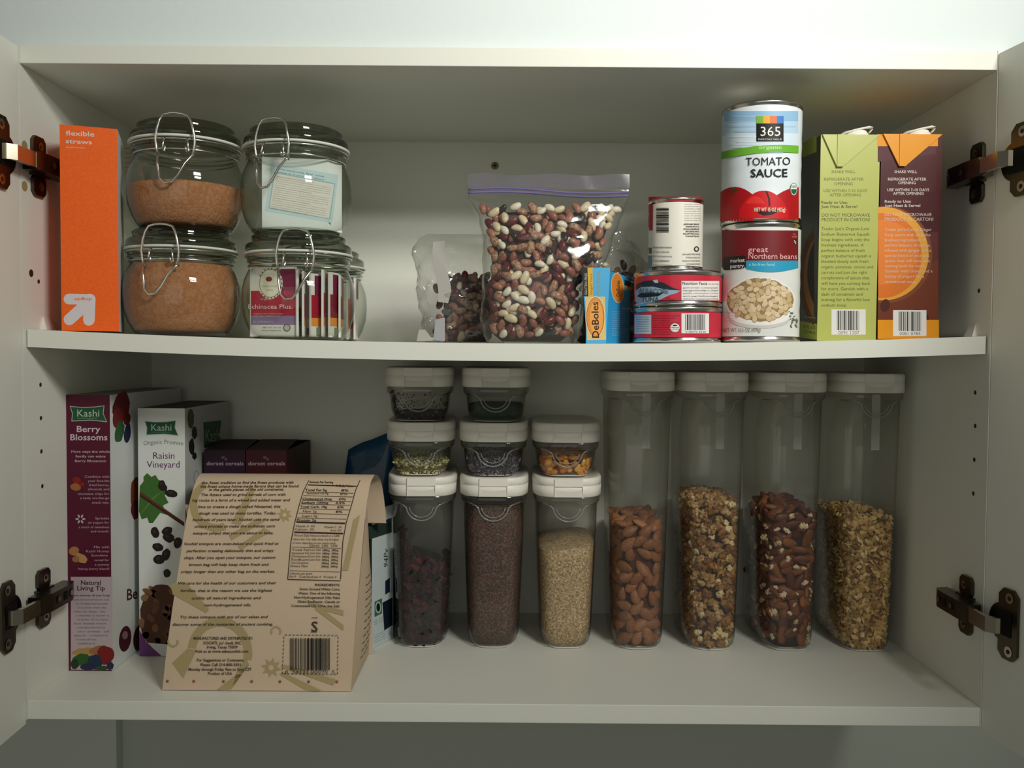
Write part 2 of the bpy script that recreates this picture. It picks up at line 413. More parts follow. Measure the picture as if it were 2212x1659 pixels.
def quadbox(b, p0, p1, dv, z0, z1, mats, top=None):
    """p0,p1 = front base corners left and right, dv = depth vector; mats front,right,back,left"""
    p0, p1, dv = map(np.array, (p0, p1, dv)); b.prism([tuple(p0), tuple(p1), tuple(p1+dv), tuple(p0+dv)], z0, z1, mats, top)
    f = Plane((p0[0], p0[1], z0), (p1[0]-p0[0], p1[1]-p0[1], 0), (0, 0, 1))
    r = Plane((p1[0], p1[1], z0), (dv[0], dv[1], 0), (0, 0, 1)); l = Plane((p0[0], p0[1], z0), (dv[0], dv[1], 0), (0, 0, 1))
    return f, r, l
def XY(px, py, y): q = atY(px, py, y); return (q[0], y)

# ------------------------------------------------------------------ straw box
W_ = 'cfc9cc'
y0, y1 = .014, .031; p0 = XY(133, 700, y0); p1 = XY(257, 700, y1); z0 = shelfz(p0[0])+.0002; z1 = atY(262, 279, y1)[2]
b = MB(); org = M('f0640c', .5, mottle='e85c0a', mscale=500)
f, r, l = quadbox(b, p0, p1, (-.022, .062), z0, z1, [org, M('dcdcdc', .5), org, org], M('e8e4dc', .5))
P = Printer(b, f)
P.text('flexible', 142, 204, 292, 10, W_, True, .05); P.text('straws', 142, 199, 309, 9, W_, True, .05); P.text('assorted neon straws', 142, 184, 319, 3.4, W_, False, .05)
P.k += 1
# arrow mark: three round ended strokes meeting in the upper right corner
def stroke(P, a, c, wd, col):
    a, c = np.array(a, float), np.array(c, float); d = (c-a)/np.linalg.norm(c-a); n = np.array([-d[1], d[0]])*wd/2; pts = []
    for k in range(13): t = math.pi/2+math.pi*k/12; pts.append(a+d*math.cos(t)*wd/2+n*math.sin(t))
    for k in range(13): t = -math.pi/2+math.pi*k/12; pts.append(c+d*math.cos(t)*wd/2+n*math.sin(t))
    P.poly([tuple(q) for q in pts], col)
stroke(P, (149, 646), (194, 647), 23, W_); stroke(P, (194, 647), (192, 691), 25, W_); stroke(P, (150, 690), (190, 654), 25, W_)
P.text('up&up', 161, 198, 648, 6.5, 'e8641c', True)
P = Printer(b, r)
for i in range(6): P.rect(270, 320+i*10, 282, 322+i*10, 'c77a5c')
tag(b.build('straw_box'), 'tall orange box of flexible straws beside the left wall of the upper shelf', 'box')

# ------------------------------------------------------------------ clamp jars
def lerp(a, b_, t): return a+(b_-a)*t
BODY = [(.001, .0015), (.038, .0015), (.043, .002), (.0475, .006), (.0515, .014), (.0552, .026), (.0565, .040), (.0562, .052), (.0545, .062), (.0515, .070), (.0488, .0755), (.0482, .079),
        (.0500, .0805), (.0512, .083), (.0512, .0885)]
def clamp_jar(px, yc, zb, label, cpx=None, s=1.0, grp='glass clamp lid jars', h=.95):
    q = atY(px, 600, yc); c = (q[0], yc, zb)
    t = thing('clamp_jar', label, 'jar', c, grp)
    b = MB(); b.lathe([(r*s, z*h) for r, z in BODY], GLASS, c, 72); b.lathe([(.040*s, .0004), (.044*s, .0012), (.046*s, .004)], LIDGLASS, c, 72)
    b.lathe([(.0517*s, z*h) for z in (.0805, .083)]+[(.0482*s, .079*h)], GLASS, c, 72); b.build('jar_body', t)
    b = MB(); b.lathe([(.0525*s, .0885*h), (.0545*s, .0888*h), (.0545*s, .0908*h), (.050*s, .0910*h)], GASKET, c, 64); tag(b.build('gasket', t), 'pale rubber sealing ring')
    b = MB(); b.lathe([(.0525*s, .0912*h), (.0532*s, .093*h), (.0530*s, .0985*h), (.051*s, .1005*h), (.0475*s, .1008*h), (.0465*s, .104*h), (.0475*s, .1075*h), (.0455*s, .1095*h), (.042*s, .1095*h), (.0405*s, .105*h), (.001, .1045*h)], LIDGLASS, c, 64)
    b.build('lid', t)
    th = -math.pi/2 if cpx is None else math.asin(max(-1, min(1, (atY(cpx, 600, yc-.05)[0]-q[0])/(.055*s))))-math.pi/2
    def cp(a, z, r): return (c[0]+r*s*math.cos(th+a), c[1]+r*s*math.sin(th+a), c[2]+z*h)
    b = MB()
    for z, r in ((.0865, .0528), (.0770, .0500)):
        b.tube([cp(2*math.pi*k/56, z, r) for k in range(56)], .0009, WIRE, 6, True)
    for sgn in (-1, 1):
        b.tube([cp(sgn*.19, .0865, .053), cp(sgn*.19, .084, .057), cp(sgn*.20, .077, .0575), cp(sgn*.21, .074, .056), cp(sgn*.17, .0725, .0575), cp(sgn*.155, .078, .0585)], .0010, WIRE, 6)
    b.build('neck_wire', t)
    b = MB(); A = []
    for a, z, r in ((-.26, .069, .0585), (-.29, .075, .0595), (-.30, .084, .060), (-.275, .094, .0600), (-.245, .103, .0585), (-.20, .1085, .057), (-.1, .1105, .0555), (0, .111, .055), (.1, .1105, .0555), (.20, .1085, .057), (.245, .103, .0585), (.275, .094, .0600), (.30, .084, .060), (.29, .075, .0595), (.26, .069, .0585)):
        A.append(cp(a, z, r))
    b.tube(A, .00125, WIRE, 8); b.build('bail', t)
    b = MB(); b.tube([cp(-.30, .069, .0585), cp(-.27, .071, .0590), cp(-.26, .058, .061), (cp(-.22, .045, .0622)), cp(-.14, .040, .063), cp(-.04, .041, .063), cp(.04, .048, .062), cp(.14, .060, .061), cp(.25, .069, .0595), cp(.30, .069, .0585)], .00125, WIRE, 8)
    b.build('lever', t); return c
POW = grain('cocoa_powder', ['a8714c', 'ad7650', 'a36c48', 'b27b55'], 420, .9, .35)
def powder(c, top, name, label, grp=None, s=1.0):
    pr = [(.001, .003), (.040, .003), (.0455, .0075), (.0495, .0148), (.0532, .026), (.0545, .040), (.0542, .052), (.0525, .0615), (.0495, .0695), (.047, .075)]
    out = [(r*s, z*.95) for r, z in pr if z*.95 < top]; rl = out[-1][0]
    b = MB(); b.lathe(out+[(rl*.99, top), (rl*.8, top+.002), (rl*.5, top-.001), (rl*.2, top+.002), (.001, top+.003)], POW, c, 60)
    tag(b.build(name), label, 'powder', grp, 'stuff')
YJ = .080
zLL = shelfz(-.33)+.0003
cLL = clamp_jar(394, YJ, zLL, 'glass clamp lid jar full of brown powder, standing on the shelf beside the orange box', 353, 1.0)
powder(cLL, .070, 'brown_powder', 'brown powder filling the lower left clamp jar')
cUL = clamp_jar(404, YJ, zLL+.1047, 'glass clamp lid jar half full of brown powder, on top of the full powder jar', 385, 1.0)
powder(cUL, .043, 'brown_powder', 'brown powder half filling the upper left clamp jar')
zLR = shelfz(-.2)+.0003
cLR = clamp_jar(646, YJ, zLR, 'glass clamp lid jar of tea sachets standing on the shelf', 640, .99)
cUR = clamp_jar(641, YJ, zLR+.1047, 'glass clamp lid jar holding a printed paper packet, on top of the tea jar', 592, .97)
cB = clamp_jar(688, .215, zLR, 'glass clamp lid jar with orange sachets, behind the tea jar', 640, .99)
# packet in the upper right jar
b = MB(); zt = cUR[2]+.0025; PW = M('dfe6e4', .6)
pa = XY(566, 470, .046); pb = XY(708, 495, .056); f, r, l = quadbox(b, pa, pb, (.010, .020), zt+.001, cUR[2]+.0725, [PW, M('eef2f0', .6), PW, PW])
P = Printer(b, f); bl = '8fb4bf'
for a in ((578, 352, 728, 372),):
    P.quad((586, 352), (731, 378), (718, 482), (572, 456), 'c4d8dc'); P.quad((592, 372), (724, 396), (713, 474), (580, 450), bl); P.quad((594, 374), (722, 398), (711, 472), (582, 448), 'dfdcd4')
rr = random.Random(3)
for i in range(16):
    y = 378+i*4.6; x = 598-i*.9
    P.text(''.join(rr.choice('aeionstrlmu ') for _ in range(44)).strip(), x, x+(118 if i % 5 else 80), y+4, 2.2, '8a6f66', i % 5 == 0, .17)
P.k += 1
for i, t in enumerate(['Directions for use', 'keep in a cool dry place']): P.text(t, 600, 700, 366+i*7, 3.5, '5c8c9c', True, .17)
tag(b.build('paper_packet'), 'white folded paper packet with a light blue printed frame, inside the upper right jar', 'packet')
# tea sachets
RED, MAG, VIO = M('a81f38', .5), M('7c2348', .5), M('8d77a0', .5); SW = M('dfdcd6', .6)
def sachet(p0, p1, zb, hh, label, front=True, col='b1243c', stripe=None, grp='tea sachets standing in the jar'):
    b = MB(); a, c = np.array(p0), np.array(p1); d = (c-a)/np.linalg.norm(c-a); n = np.array([-d[1], d[0]])*.0022
    f, r, l = quadbox(b, a, c, n, zb, zb+hh, [M('e3dfda', .6)]*4)
    L = np.linalg.norm(c-a)
    def q(u0, u1, v0, v1, m, k):
        for sg, off in ((1, -d[1]*0, ),): pass
        for base, sg in ((a, -1), (a+n, 1)):
            nn = n/np.linalg.norm(n)*sg*.00012*k; A = base+d*u0*L+nn; B = base+d*u1*L+nn
            fs = [(0, 1, 2, 3)]
            b.add([(A[0], A[1], zb+v0*hh), (B[0], B[1], zb+v0*hh), (B[0], B[1], zb+v1*hh), (A[0], A[1], zb+v1*hh)], fs, m)
    q(0.02, .98, .30, .66, M(col, .5), 1); q(.02, .98, .17, .30, M(stripe or '8d77a0', .5), 1); q(.3, .98, .66, .97, M('7c2348', .5), 1)
    if not front: b.disc((((a+c)/2)[0]-n[0]*.1, ((a+c)/2)[1]-.0006, zb+.09*hh), (0, -1, 0), .004, M('6c7a5c', .5), d=.0003)
    return b, f
zs = cLR[2]+.003
b, f = sachet(XY(540, 640, .052), XY(640, 640, .044), zs, .068, '')
P = Printer(b, f); P.k = 22; P.ell(584, 612, 27, 34, 'e9e3cf'); P.ell(584, 612, 24, 31, '8d8468'); P.ell(584, 612, 22.5, 29.5, 'e9e3cf')
P.ell(581, 603, 7, 5.5, '7a1c24'); P.text('seasonal', 568, 598, 620, 4, '8a7f68'); P.text('tea', 576, 590, 628, 4, '8a7f68')
for k in range(18):
    a = -2.6+k*.29; P.rect(584+25.3*math.cos(a)-1.3, 612+32*math.sin(a)-1.6, 584+25.3*math.cos(a)+1.3, 612+32*math.sin(a)+1.6, '6a6350')
P.k += 1
P.text('organic', 563, 588, 648, 4.5, 'e8c8cc'); P.text('Echinacea Plus.', 537, 632, 667, 9.5, 'efdada'); P.text('Supports the immune system', 548, 612, 679, 3, 'e8c8cc'); P.text('naturally caffeine free', 546, 606, 684, 3, 'e8c8cc')
P.text('ELDERBERRY', 548, 592, 697, 4, 'd8cce0'); P.text('NET WT .07 OZ', 568, 608, 709, 3, '6a6660'); P.text('Herbal Supplement', 566, 608, 715, 3, '6a6660'); P.ell(620, 708, 8, 8, '5c6a54'); P.ell(620, 708, 6, 6, 'b8beac')
tag(b.build('tea_sachet'), 'front tea sachet with red, violet and white bands and an oval tea cup emblem', 'tea bag', 'tea sachets in the clamp jar')
for i, (xa, ya, xb, yb, st, lb) in enumerate([
    (645, .041, 652, .085, '8d77a0', 'white edge of the tea sachet right behind the front sachet'),
    (657, .042, 668, .095, 'd98a2c', 'tea sachet seen edge on, second white edge from the front sachet'),
    (672, .044, 697, .060, 'e0902c', 'red tea sachet with an orange band, middle of the jar'),
    (699, .048, 712, .090, 'e0902c', 'tea sachet edge just right of the orange banded sachet'),
    (713, .052, 733, .070, 'e0902c', 'dark red tea sachet with orange band at the right of the jar'),
    (736, .062, 742, .100, 'd98a2c', 'rightmost thin tea sachet against the jar wall')]):
    b, f = sachet(XY(xa, 640, ya), XY(xb, 640, yb), zs, .066-.002*(i % 3), '', False, 'a81f38' if i < 4 else '7f1c30', st)
    tag(b.build('tea_sachet'), lb, 'tea bag', 'tea sachets in the clamp jar')
for i, (xa, xb, col) in enumerate([(752, 766, 'e0601c'), (768, 774, 'e8e4dc')]):
    b, f = sachet(XY(xa, 640, .19), XY(xb, 640, .215), zs, .07, '', True, col, col); tag(b.build('tea_sachet'), ['orange tea sachet', 'white edged tea sachet'][i]+' in the jar behind the tea jar', 'tea bag', 'sachets in the rear jar')

# ------------------------------------------------------------------ bean bags
def bean_mesh(name, L, Wd, T, m, bend=.12, n=12):
    b = MB(); rings = []
    for j in range(1, n):
        t = -1+2*j/n; t = math.sin(t*math.pi/2); rr = math.sqrt(max(0, 1-t*t))**.92; y = bend*(t*t)*L
        rings.append([(t*L/2, y*.5+rr*Wd/2*math.cos(2*math.pi*k/12), rr*T/2*math.sin(2*math.pi*k/12)) for k in range(12)])
    b.loft(rings, m); me_o = b.build(name, origin=(0, 0, 0)); return me_o
BK = [('cream bean', M('d8cbaa', .3, mottle='c9b890', mscale=90), .0125, .0076), ('white bean', M('ddd6c2', .3), .0112, .0072), ('pink tan bean', M('a8745c', .32, mottle='8e5c4a', mscale=260), .0118, .0074),
      ('light brown speckled bean', M('b08c70', .35, mottle='7f5640', mscale=380), .0128, .0080), ('dark red bean', M('5e2426', .28), .0130, .0076), ('black bean', M('2b2523', .28), .0108, .0068), ('rosy brown bean', M('8c5648', .3), .0115, .0074)]
BKW = [.17, .13, .19, .16, .15, .09, .11]
def pick(rr, ws):
    x = rr.random()*sum(ws)
    for i, w_ in enumerate(ws):
        x -= w_
        if x <= 0: return i
    return len(ws)-1
protos = []
def se(dx, hw, hd, n=2.6): return hd*max(0, 1-abs(dx/hw)**n)**(1/n)
class Bag:
    def __init__(s, rows, yc): s.r = sorted(rows); s.yc = yc
    def at(s, z):
        r = s.r; z = min(max(z, r[0][0]), r[-1][0])
        for a, c in zip(r, r[1:]):
            if z <= c[0]:
                t = (z-a[0])/(c[0]-a[0]); t2 = t*t*(3-2*t); return [lerp(a[i], c[i], t2) for i in range(1, 4)]
        return r[-1][1:]
    def front(s, x, z):
        xc, hw, hd = s.at(z); return s.yc-se(x-xc, hw, hd)
def film_bag(bag, name, z0, z1, m, parent, wr=.0012, seed=1, rows=44, n=64):
    b = MB(); rr = random.Random(seed); ph = [rr.random()*6 for _ in range(8)]; rings = []
    for j in range(rows+1):
        z = lerp(z0, z1, j/rows); xc, hw, hd = bag.at(z); ring = []
        for k in range(n):
            a = 2*math.pi*k/n; cx, sy = math.cos(a), math.sin(a)
            x = hw*math.copysign(abs(cx)**.77, cx); y = hd*math.copysign(abs(sy)**.77, sy)
            wv = wr*min(1, hd/.01)*(math.sin(a*5+z*130+ph[0])+.7*math.sin(a*9-z*210+ph[1])+.6*math.sin(z*330+a*3+ph[2]))
            ring.append((xc+x+wv*cx*.7, bag.yc+y+wv*sy, z))
        rings.append(ring)
    b.loft(rings, m, True, False); return b.build(name, parent)
def Zp(py, D, px=1180): return atY(px, py, D-.81838)[2]
yb = .062; Dm = .845
def row(py, xa, xb, hd, y=yb):
    A = atY(xa, py, y); B = atY(xb, py, y); return (A[2], (A[0]+B[0])/2, (B[0]-A[0])/2, hd)
rows1 = [row(736, 1052, 1242, .024), row(722, 1042, 1252, .032), row(690, 1038, 1260, .036), row(625, 1040, 1262, .037), row(580, 1043, 1292, .036), row(560, 1042, 1312, .0345), row(520, 1042, 1322, .0305), row(478, 1037, 1338, .0235),
         row(448, 1022, 1350, .0195), row(430, 1012, 1358, .0150), row(421, 1010, 1360, .010), row(415, 1010, 1360, .0016), row(384, 1008, 1363, .0008)]
bag1 = Bag(rows1, yb); rows1.sort(); zfl = shelfz(.04)+.0004
rows1[0] = (zfl,)+rows1[0][1:]; bag1.r = rows1
t = thing('zip_bag', 'large clear zip bag full of mixed dried beans, with a purple zip', 'bag', (bag1.at(.4)[0], yb, zfl))
film_bag(bag1, 'film', zfl, rows1[-1][0], FILM, t, .0006)
b = MB(); PUR = M('6c6294', .25, coat=.5); zz = rows1[-2][0]
for dz, rd in ((0, .0013), (.0035, .0010)):
    b.tube([(lerp(bag1.at(zz)[0]-.0795, bag1.at(zz)[0]+.0785, k/40), yb-.0022, zz+dz-.001+.0018*math.sin(k*.16)-.000045*k) for k in range(41)], rd, PUR, 8)
b.build('zip_strip', t)
b = MB(); hd_ = clear('purple_header', 'b8b0cc', '7a749a', .2, .9, haze=.10)
b.loft([[(bag1.at(zz)[0]-.0795+.159*k/30, yb-.0022+.0006*math.sin(k*.8+j), zz+.004+dz+.001*math.sin(k*.5)) for k in range(31)] for j, dz in enumerate((0, .006, .0135))], hd_, False, False, True, False)
tag(b.build('header', t), 'thin purple tinted strip above the zip')
def orient(nrm, ang):
    n = Vector(nrm).normalized(); u = Vector((1, 0, 0)); u = (u-n*u.dot(n)).normalized(); v = n.cross(u)
    x = u*math.cos(ang)+v*math.sin(ang); y = n.cross(x); return Matrix((x, y, n)).transposed()
def bag_front_pts(bag, x0, x1, z0, z1, md, inset, rr, tries=9000, cond=None):
    pts = []
    for _ in range(tries):
        x = rr.uniform(x0, x1); z = rr.uniform(z0, z1); xc, hw, hd = bag.at(z)
        if abs(x-xc) > hw*.965-inset*.5: continue
        if cond and not cond(x, z): continue
        e = .003; y = bag.front(x, z)
        yx = (bag.front(x+e, z)-bag.front(x-e, z))/(2*e); yz = (bag.front(x, z+e)-bag.front(x, z-e))/(2*e)
        n = np.array([yx, -1, yz]); n /= np.linalg.norm(n); p = np.array([x, y, z])-n*inset
        if p[1] > bag.yc: continue
        if any((p[0]-q[0][0])**2+(p[1]-q[0][1])**2+(p[2]-q[0][2])**2 < md*md for q in pts): continue
        pts.append((p, n))
    return pts
bean_src = None
def place_items(src, pts, rr, weights, label, cat, grp, names, sc=(.9, 1.12), tilt=.35, depthj=.0012):
    out = []
    for p, n in pts:
        k = pick(rr, weights); s_ = src[k]
        if not s_.get('used'): o = s_['obj']; s_['used'] = True
        else: o = s_['obj'].copy(); COL.objects.link(o)
        nn = np.array(n)+np.array([rr.uniform(-tilt, tilt) for _ in range(3)]); R3 = orient(nn, rr.uniform(0, math.pi)); f = rr.uniform(*sc)
        o.location = p-n*rr.uniform(0, depthj); o.rotation_euler = R3.to_euler(); o.scale = (f, f, f)
        tag(o, names[k]+' '+label, cat, names[k]+'s '+grp if not names[k].endswith('s') else names[k]+' '+grp); out.append(o)
    return out
def merged(src, pts, rr, weights, m_name, label, cat, sc=(.9, 1.1), tilt=.5, extra=None):
    b = extra or MB()
    for p, n in pts:
        k = pick(rr, weights); o = src[k]['obj']; me = o.data; nn = np.array(n)+np.array([rr.uniform(-tilt, tilt) for _ in range(3)])
        Rm = np.array(orient(nn, rr.uniform(0, math.pi)))*rr.uniform(*sc); v = np.array([tuple(q.co) for q in me.vertices])@Rm.T+np.array(p)
        b.add(v, [tuple(f.vertices) for f in me.polygons], me.materials[0], True)
    return tag(b.build(m_name), label, cat, None, 'stuff')
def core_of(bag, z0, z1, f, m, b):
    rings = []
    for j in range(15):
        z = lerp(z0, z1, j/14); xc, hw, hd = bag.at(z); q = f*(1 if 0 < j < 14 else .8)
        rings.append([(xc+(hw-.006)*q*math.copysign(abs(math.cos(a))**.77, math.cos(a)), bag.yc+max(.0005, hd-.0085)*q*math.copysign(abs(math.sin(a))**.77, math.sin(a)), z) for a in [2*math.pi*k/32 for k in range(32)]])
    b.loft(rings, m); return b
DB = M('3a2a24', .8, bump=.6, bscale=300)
BS = [dict(obj=bean_mesh('dried_bean', L, Wd, Wd*.86, m_)) for (nm, m_, L, Wd) in BK]; BN = [k[0] for k in BK]
rr = random.Random(11)
ztop = Zp(431, .835)
pts = bag_front_pts(bag1, -.05, .13, zfl+.004, ztop, .0082, .0048, rr, 12000)
pts = pts[:262]
place_items(BS, pts, rr, BKW, 'in the large zip bag on the upper shelf', 'bean', 'in the large zip bag', BN)
pts2 = bag_front_pts(bag1, -.05, .13, zfl+.006, ztop-.003, .0084, .0088, rr, 6000)
merged(BS, pts2, rr, BKW, 'bean_pile', 'deeper mixed beans filling the large zip bag', 'beans', extra=core_of(bag1, zfl+.002, ztop-.006, .94, DB, MB()))
# small bag behind, to the left
yb2 = .125
rows2 = [row(737, 925, 1090, .022, yb2), row(700, 912, 1100, .030, yb2), row(640, 905, 1105, .030, yb2), row(590, 900, 1110, .024, yb2), row(545, 893, 1115, .014, yb2), row(515, 905, 1100, .004, yb2), row(505, 925, 1085, .001, yb2)]
rows2.sort(); z2 = shelfz(-.05)+.0004; rows2[0] = (z2,)+rows2[0][1:]; bag2 = Bag(rows2, yb2)
t = thing('plastic_bag', 'small crumpled clear bag of mixed beans behind and left of the zip bag', 'bag', (bag2.at(.4)[0], yb2, z2))
film_bag(bag2, 'film', z2, rows2[-1][0], FILM2, t, .0024, 5)
# paper tape label hanging over the bag
b = MB(); tape = M('aeaca4', .5)
tp = [(936, 522, 962, 520), (934, 545, 960, 545), (936, 580, 962, 578), (944, 610, 972, 606), (947, 632, 975, 628), (946, 652, 968, 655)]
V = []
for k, (xa, ya, xb, ybp) in enumerate(tp):
    dd = bag2.front(atY(xa, ya, .1)[0], atY(xa, ya, .1)[2])-.0035 if k < 5 else .092
    V += [atY(xa, ya, min(dd, .112)), atY(xb, ybp, min(dd, .112)-.002)]
b.add(V, [(2*i, 2*i+1, 2*i+3, 2*i+2) for i in range(len(tp)-1)], tape)
b.add([atY(941, 690, .092), atY(961, 686, .091), atY(961, 737, .091), atY(936, 735, .092)], [(0, 1, 2, 3)], M('a4a4a8', .5))
b.add([atY(905, 712, .09), atY(918, 712, .09), atY(937, 736, .09), atY(900, 737, .09)], [(0, 1, 2, 3)], tape); 
tag(b.build('label_tape', t), 'whitish printed tape on the bag')
z2b = atY(1000, 592, .1)[2]
xa_ = atY(936, 650, .1)[0]; xb_ = atY(1052, 650, .1)[0]
pts = bag_front_pts(bag2, xa_, xb_, z2+.004, z2b, .0086, .0060, rr, 3000)[:36]
place_items(BS, pts, rr, [.05, .08, .25, .2, .25, .12, .2], 'in the small crumpled bag left of the zip bag', 'bean', 'in the small crumpled bag', BN)
cb = Bag([(z, lerp(xa_, xb_, .62), (xb_-xa_)*.62, hd) for z, xc, hw, hd in rows2], yb2)
pts = bag_front_pts(cb, xa_, xb_+.02, z2+.004, z2b, .0085, .0115, rr, 3000)
merged(BS, pts, rr, [.05, .08, .2, .2, .25, .2, .15], 'bean_pile', 'deeper mixed beans in the small crumpled bag', 'beans', extra=core_of(cb, z2+.002, z2b-.004, .9, DB, MB()))
# second bag, behind on the right, film mostly
yb3 = .135
rows3 = [row(740, 1235, 1400, .020, yb3), row(690, 1230, 1405, .028, yb3), row(620, 1235, 1403, .028, yb3), row(570, 1245, 1395, .020, yb3), row(530, 1250, 1372, .010, yb3), row(500, 1262, 1345, .002, yb3)]
rows3.sort(); z3 = shelfz(.12)+.0004; rows3[0] = (z3,)+rows3[0][1:]; bag3 = Bag(rows3, yb3)
t = thing('plastic_bag', 'clear plastic bag with bright creases between the zip bag and the small can', 'bag', (bag3.at(.4)[0], yb3, z3))
film_bag(bag3, 'film', z3, rows3[-1][0], FILM2, t, .0026, 9)
pts = bag_front_pts(bag3, bag3.at(.4)[0]-.045, bag3.at(.4)[0]+.045, z3+.004, atY(1345, 570, .12)[2], .0105, .007, rr, 2500)
merged(BS, pts, rr, [.05, .08, .2, .2, .25, .3, .15], 'bean_pile', 'mixed beans low in the bag behind the blue pasta box', 'beans', extra=core_of(bag3, z3+.002, atY(1345, 585, .12)[2], .85, DB, MB()))

# ------------------------------------------------------------------ pasta box
BLU = M('2f9fd8', .4); zs_ = shelfz(.09)+.0004
p0 = XY(1266, 700, .024); p1 = XY(1307, 700, .028); b = MB()
zt = atY(1305, 583, .028)[2]
f, r, l = quadbox(b, p0, p1, (.034, .080), zs_, zt, [BLU, BLU, BLU, BLU])
# raised torn flap at the left
P = Printer(b, f)
P.quad((1257, 578), (1318, 578), (1309, 742), (1268, 742), '4aa6d4', 3, 2)
P.quad((1257, 578), (1269, 578), (1271, 640), (1260, 640), '17181c'); P.quad((1269, 578), (1280, 578), (1281, 641), (1271, 641), 'd2a52a')
P.quad((1264, 641), (1307, 641), (1309, 734), (1268, 735), 'd8b878')
P.ell(1286, 685, 21, 45, 'e8cf9a'); P.ell(1286, 685, 19.5, 43, '6a3c14'); P.ell(1286, 685, 18.5, 42, 'd98c3a'); P.ell(1288, 686, 14, 36, 'e6a04c')
P.text('DeBoles', 1295, 724, 732, 12, '2a1a10', True, rot=1) if 0 else None
def vtext(P, t, x, y0, y1, h, col, bold=False, lean=0):
    v, f_ = glyphs(t, bold); u = (v[:, 0]-v[:, 0].min())/(v[:, 0].max()-v[:, 0].min()); w_ = v[:, 1]/CAPH
    P.put(np.stack([x-0*u+w_*h*-1+lean*u, y0+(y1-y0)*u], 1), f_, col); P.k += 1
vtext(P, 'DeBoles', 1294, 730, 652, 15, '24160e', True, -2)
vtext(P, 'GLUTEN FREE', 1268, 637, 590, 5, 'c8c0a8'); vtext(P, 'angel hair', 1279, 637, 590, 5, '8a6410'); vtext(P, 'Rice Pasta', 1296, 635, 585, 7, 'a08a3c')
P = Printer(b, r)
P.ell(1334, 622, 14, 33, 'e8cf9a', -.08); P.ell(1334, 622, 12.5, 31, 'e08a34', -.08); vtext(P, 'DeBoles', 1339, 640, 606, 8, '3a2008', True)
P.quad((1349, 604), (1367, 612), (1367, 622), (1349, 616), '14161a'); P.quad((1349, 616), (1367, 622), (1367, 629), (1349, 623), 'd8a82c')
for i in range(12): P.text(''.join(rr.choice('aeinstrlo ') for _ in range(18)), 1322, 1356-(i % 4)*4, 674+i*4.6, 1.8, 'b8dcec')
P.text('Nutrition', 1344, 1364, 668, 4, 'e8f0f4', True)
tag(b.build('pasta_box'), 'small blue pasta box with an oval orange logo beside the tuna cans', 'box')

# ------------------------------------------------------------------ cans
def can(pxc, yc, rad, z0, z1, name, label, lw, inv=False, grp=None, ribs=0, lr=None):
    c = atY(pxc, 600, yc); c = (c[0], yc, z0); H = z1-z0; t = thing(name, label, 'can', c, grp)
    b = MB(); pr = [(.001, .0025), (rad-.004, .0025), (rad-.0034, .0004), (rad-.001, .0), (rad+.0003, .001), (rad+.0003, .003), (rad-.0012, .0046)]
    up = [(r_, H-z_) for r_, z_ in pr[::-1]]
    b.lathe(pr+[(rad-.0008, .008), (rad-.0008, H-.008)]+up, STEEL, c, 72); b.build('can_body', t)
    b = MB(); n = 24; prl = []
    for i in range(n+1):
        z = lerp(.0052, H-.0052, i/n); prl.append((rad-.0004-(.0003*(.5-.5*math.cos(2*math.pi*i/4)) if ribs and 4 < i < 20 else 0), z))
    b.lathe(prl, lr, c, 96)
    return t, c, b, Cyl(c, rad-.0004)
# two tuna cans
TR = M('c8283e', .35, coat=.3); zt0 = shelfz(.17)+.0004; zt1 = zt0+.0342
t, c, b, s_ = can(1464, .050, .0425, zt0, zt1, 'tuna_can', 'red tuna can with a barcode, lower of the two tuna cans', 0, lr=TR, grp='stacked tuna cans')
P = Printer(b, s_)
P.rect(1371, 680, 1407, 721, 'b9cbd8', 8); P.lines([(''.join(rr.choice('aeinstr lo') for _ in range(20)), 1374, 1402, 686+i*5) for i in range(7)], 2.4, '5c6c7c')
for i in range(9): P.text(''.join(rr.choice('aeinstr lo') for _ in range(24)), 1410, 1468-(i % 3)*9, 683+i*5, 2.4, '7a1424')
P.k += 1
P.ell(1458, 708, 10, 9.5, 'f0eeea'); P.text('Natural', 1451, 1466, 709, 3, '40404a', True); P.ell(1458, 703, 5, 1.6, '26262a')
P.rect(1472, 677, 1531, 720, 'ece8e4', 12); P.barcode(1480, 679, 1524, 713, seed=4); P.text('0 08972 8440', 1481, 1524, 719, 4, '5c5654')
tag(b.build('label', t), None)
t, c, b, s_ = can(1464, .050, .0425, zt1+.0003, zt1+.0343, 'tuna_can', 'red tuna can with a drawn blue fish, upper of the two tuna cans', 0, lr=TR, grp='stacked tuna cans')
P = Printer(b, s_)
P.poly([(1371, 627), (1376, 616), (1392, 608), (1412, 606), (1434, 612), (1452, 622), (1462, 627), (1470, 628), (1462, 633), (1445, 638), (1425, 648), (1400, 656), (1383, 658), (1373, 652)], '9ab0c0')
P.poly([(1371, 625), (1376, 614), (1392, 607), (1412, 605), (1434, 611), (1452, 621), (1469, 627), (1440, 626), (1410, 619), (1385, 620), (1374, 628)], '22303c')
P.poly([(1376, 640), (1384, 633), (1402, 630), (1424, 632), (1440, 629), (1422, 640), (1400, 642), (1384, 643)], '16222c')
P.poly([(1410, 606), (1420, 604), (1423, 611), (1415, 611)], 'b8c4cc'); P.poly([(1414, 652), (1422, 658), (1418, 663), (1411, 654)], 'b8c4cc'); P.poly([(1378, 657), (1386, 656), (1382, 666)], 'b8c4cc')
P.text('ALBACORE', 1380, 1444, 633, 10, '5e7484', True, .02); P.text('TUNA', 1386, 1424, 652, 10, '44586a', True, -.02)
for i, (x, y) in enumerate([(1443, 645), (1452, 648)]): P.text('dolphin', x-6, x+6, y, 2.6, '8a1a2c')
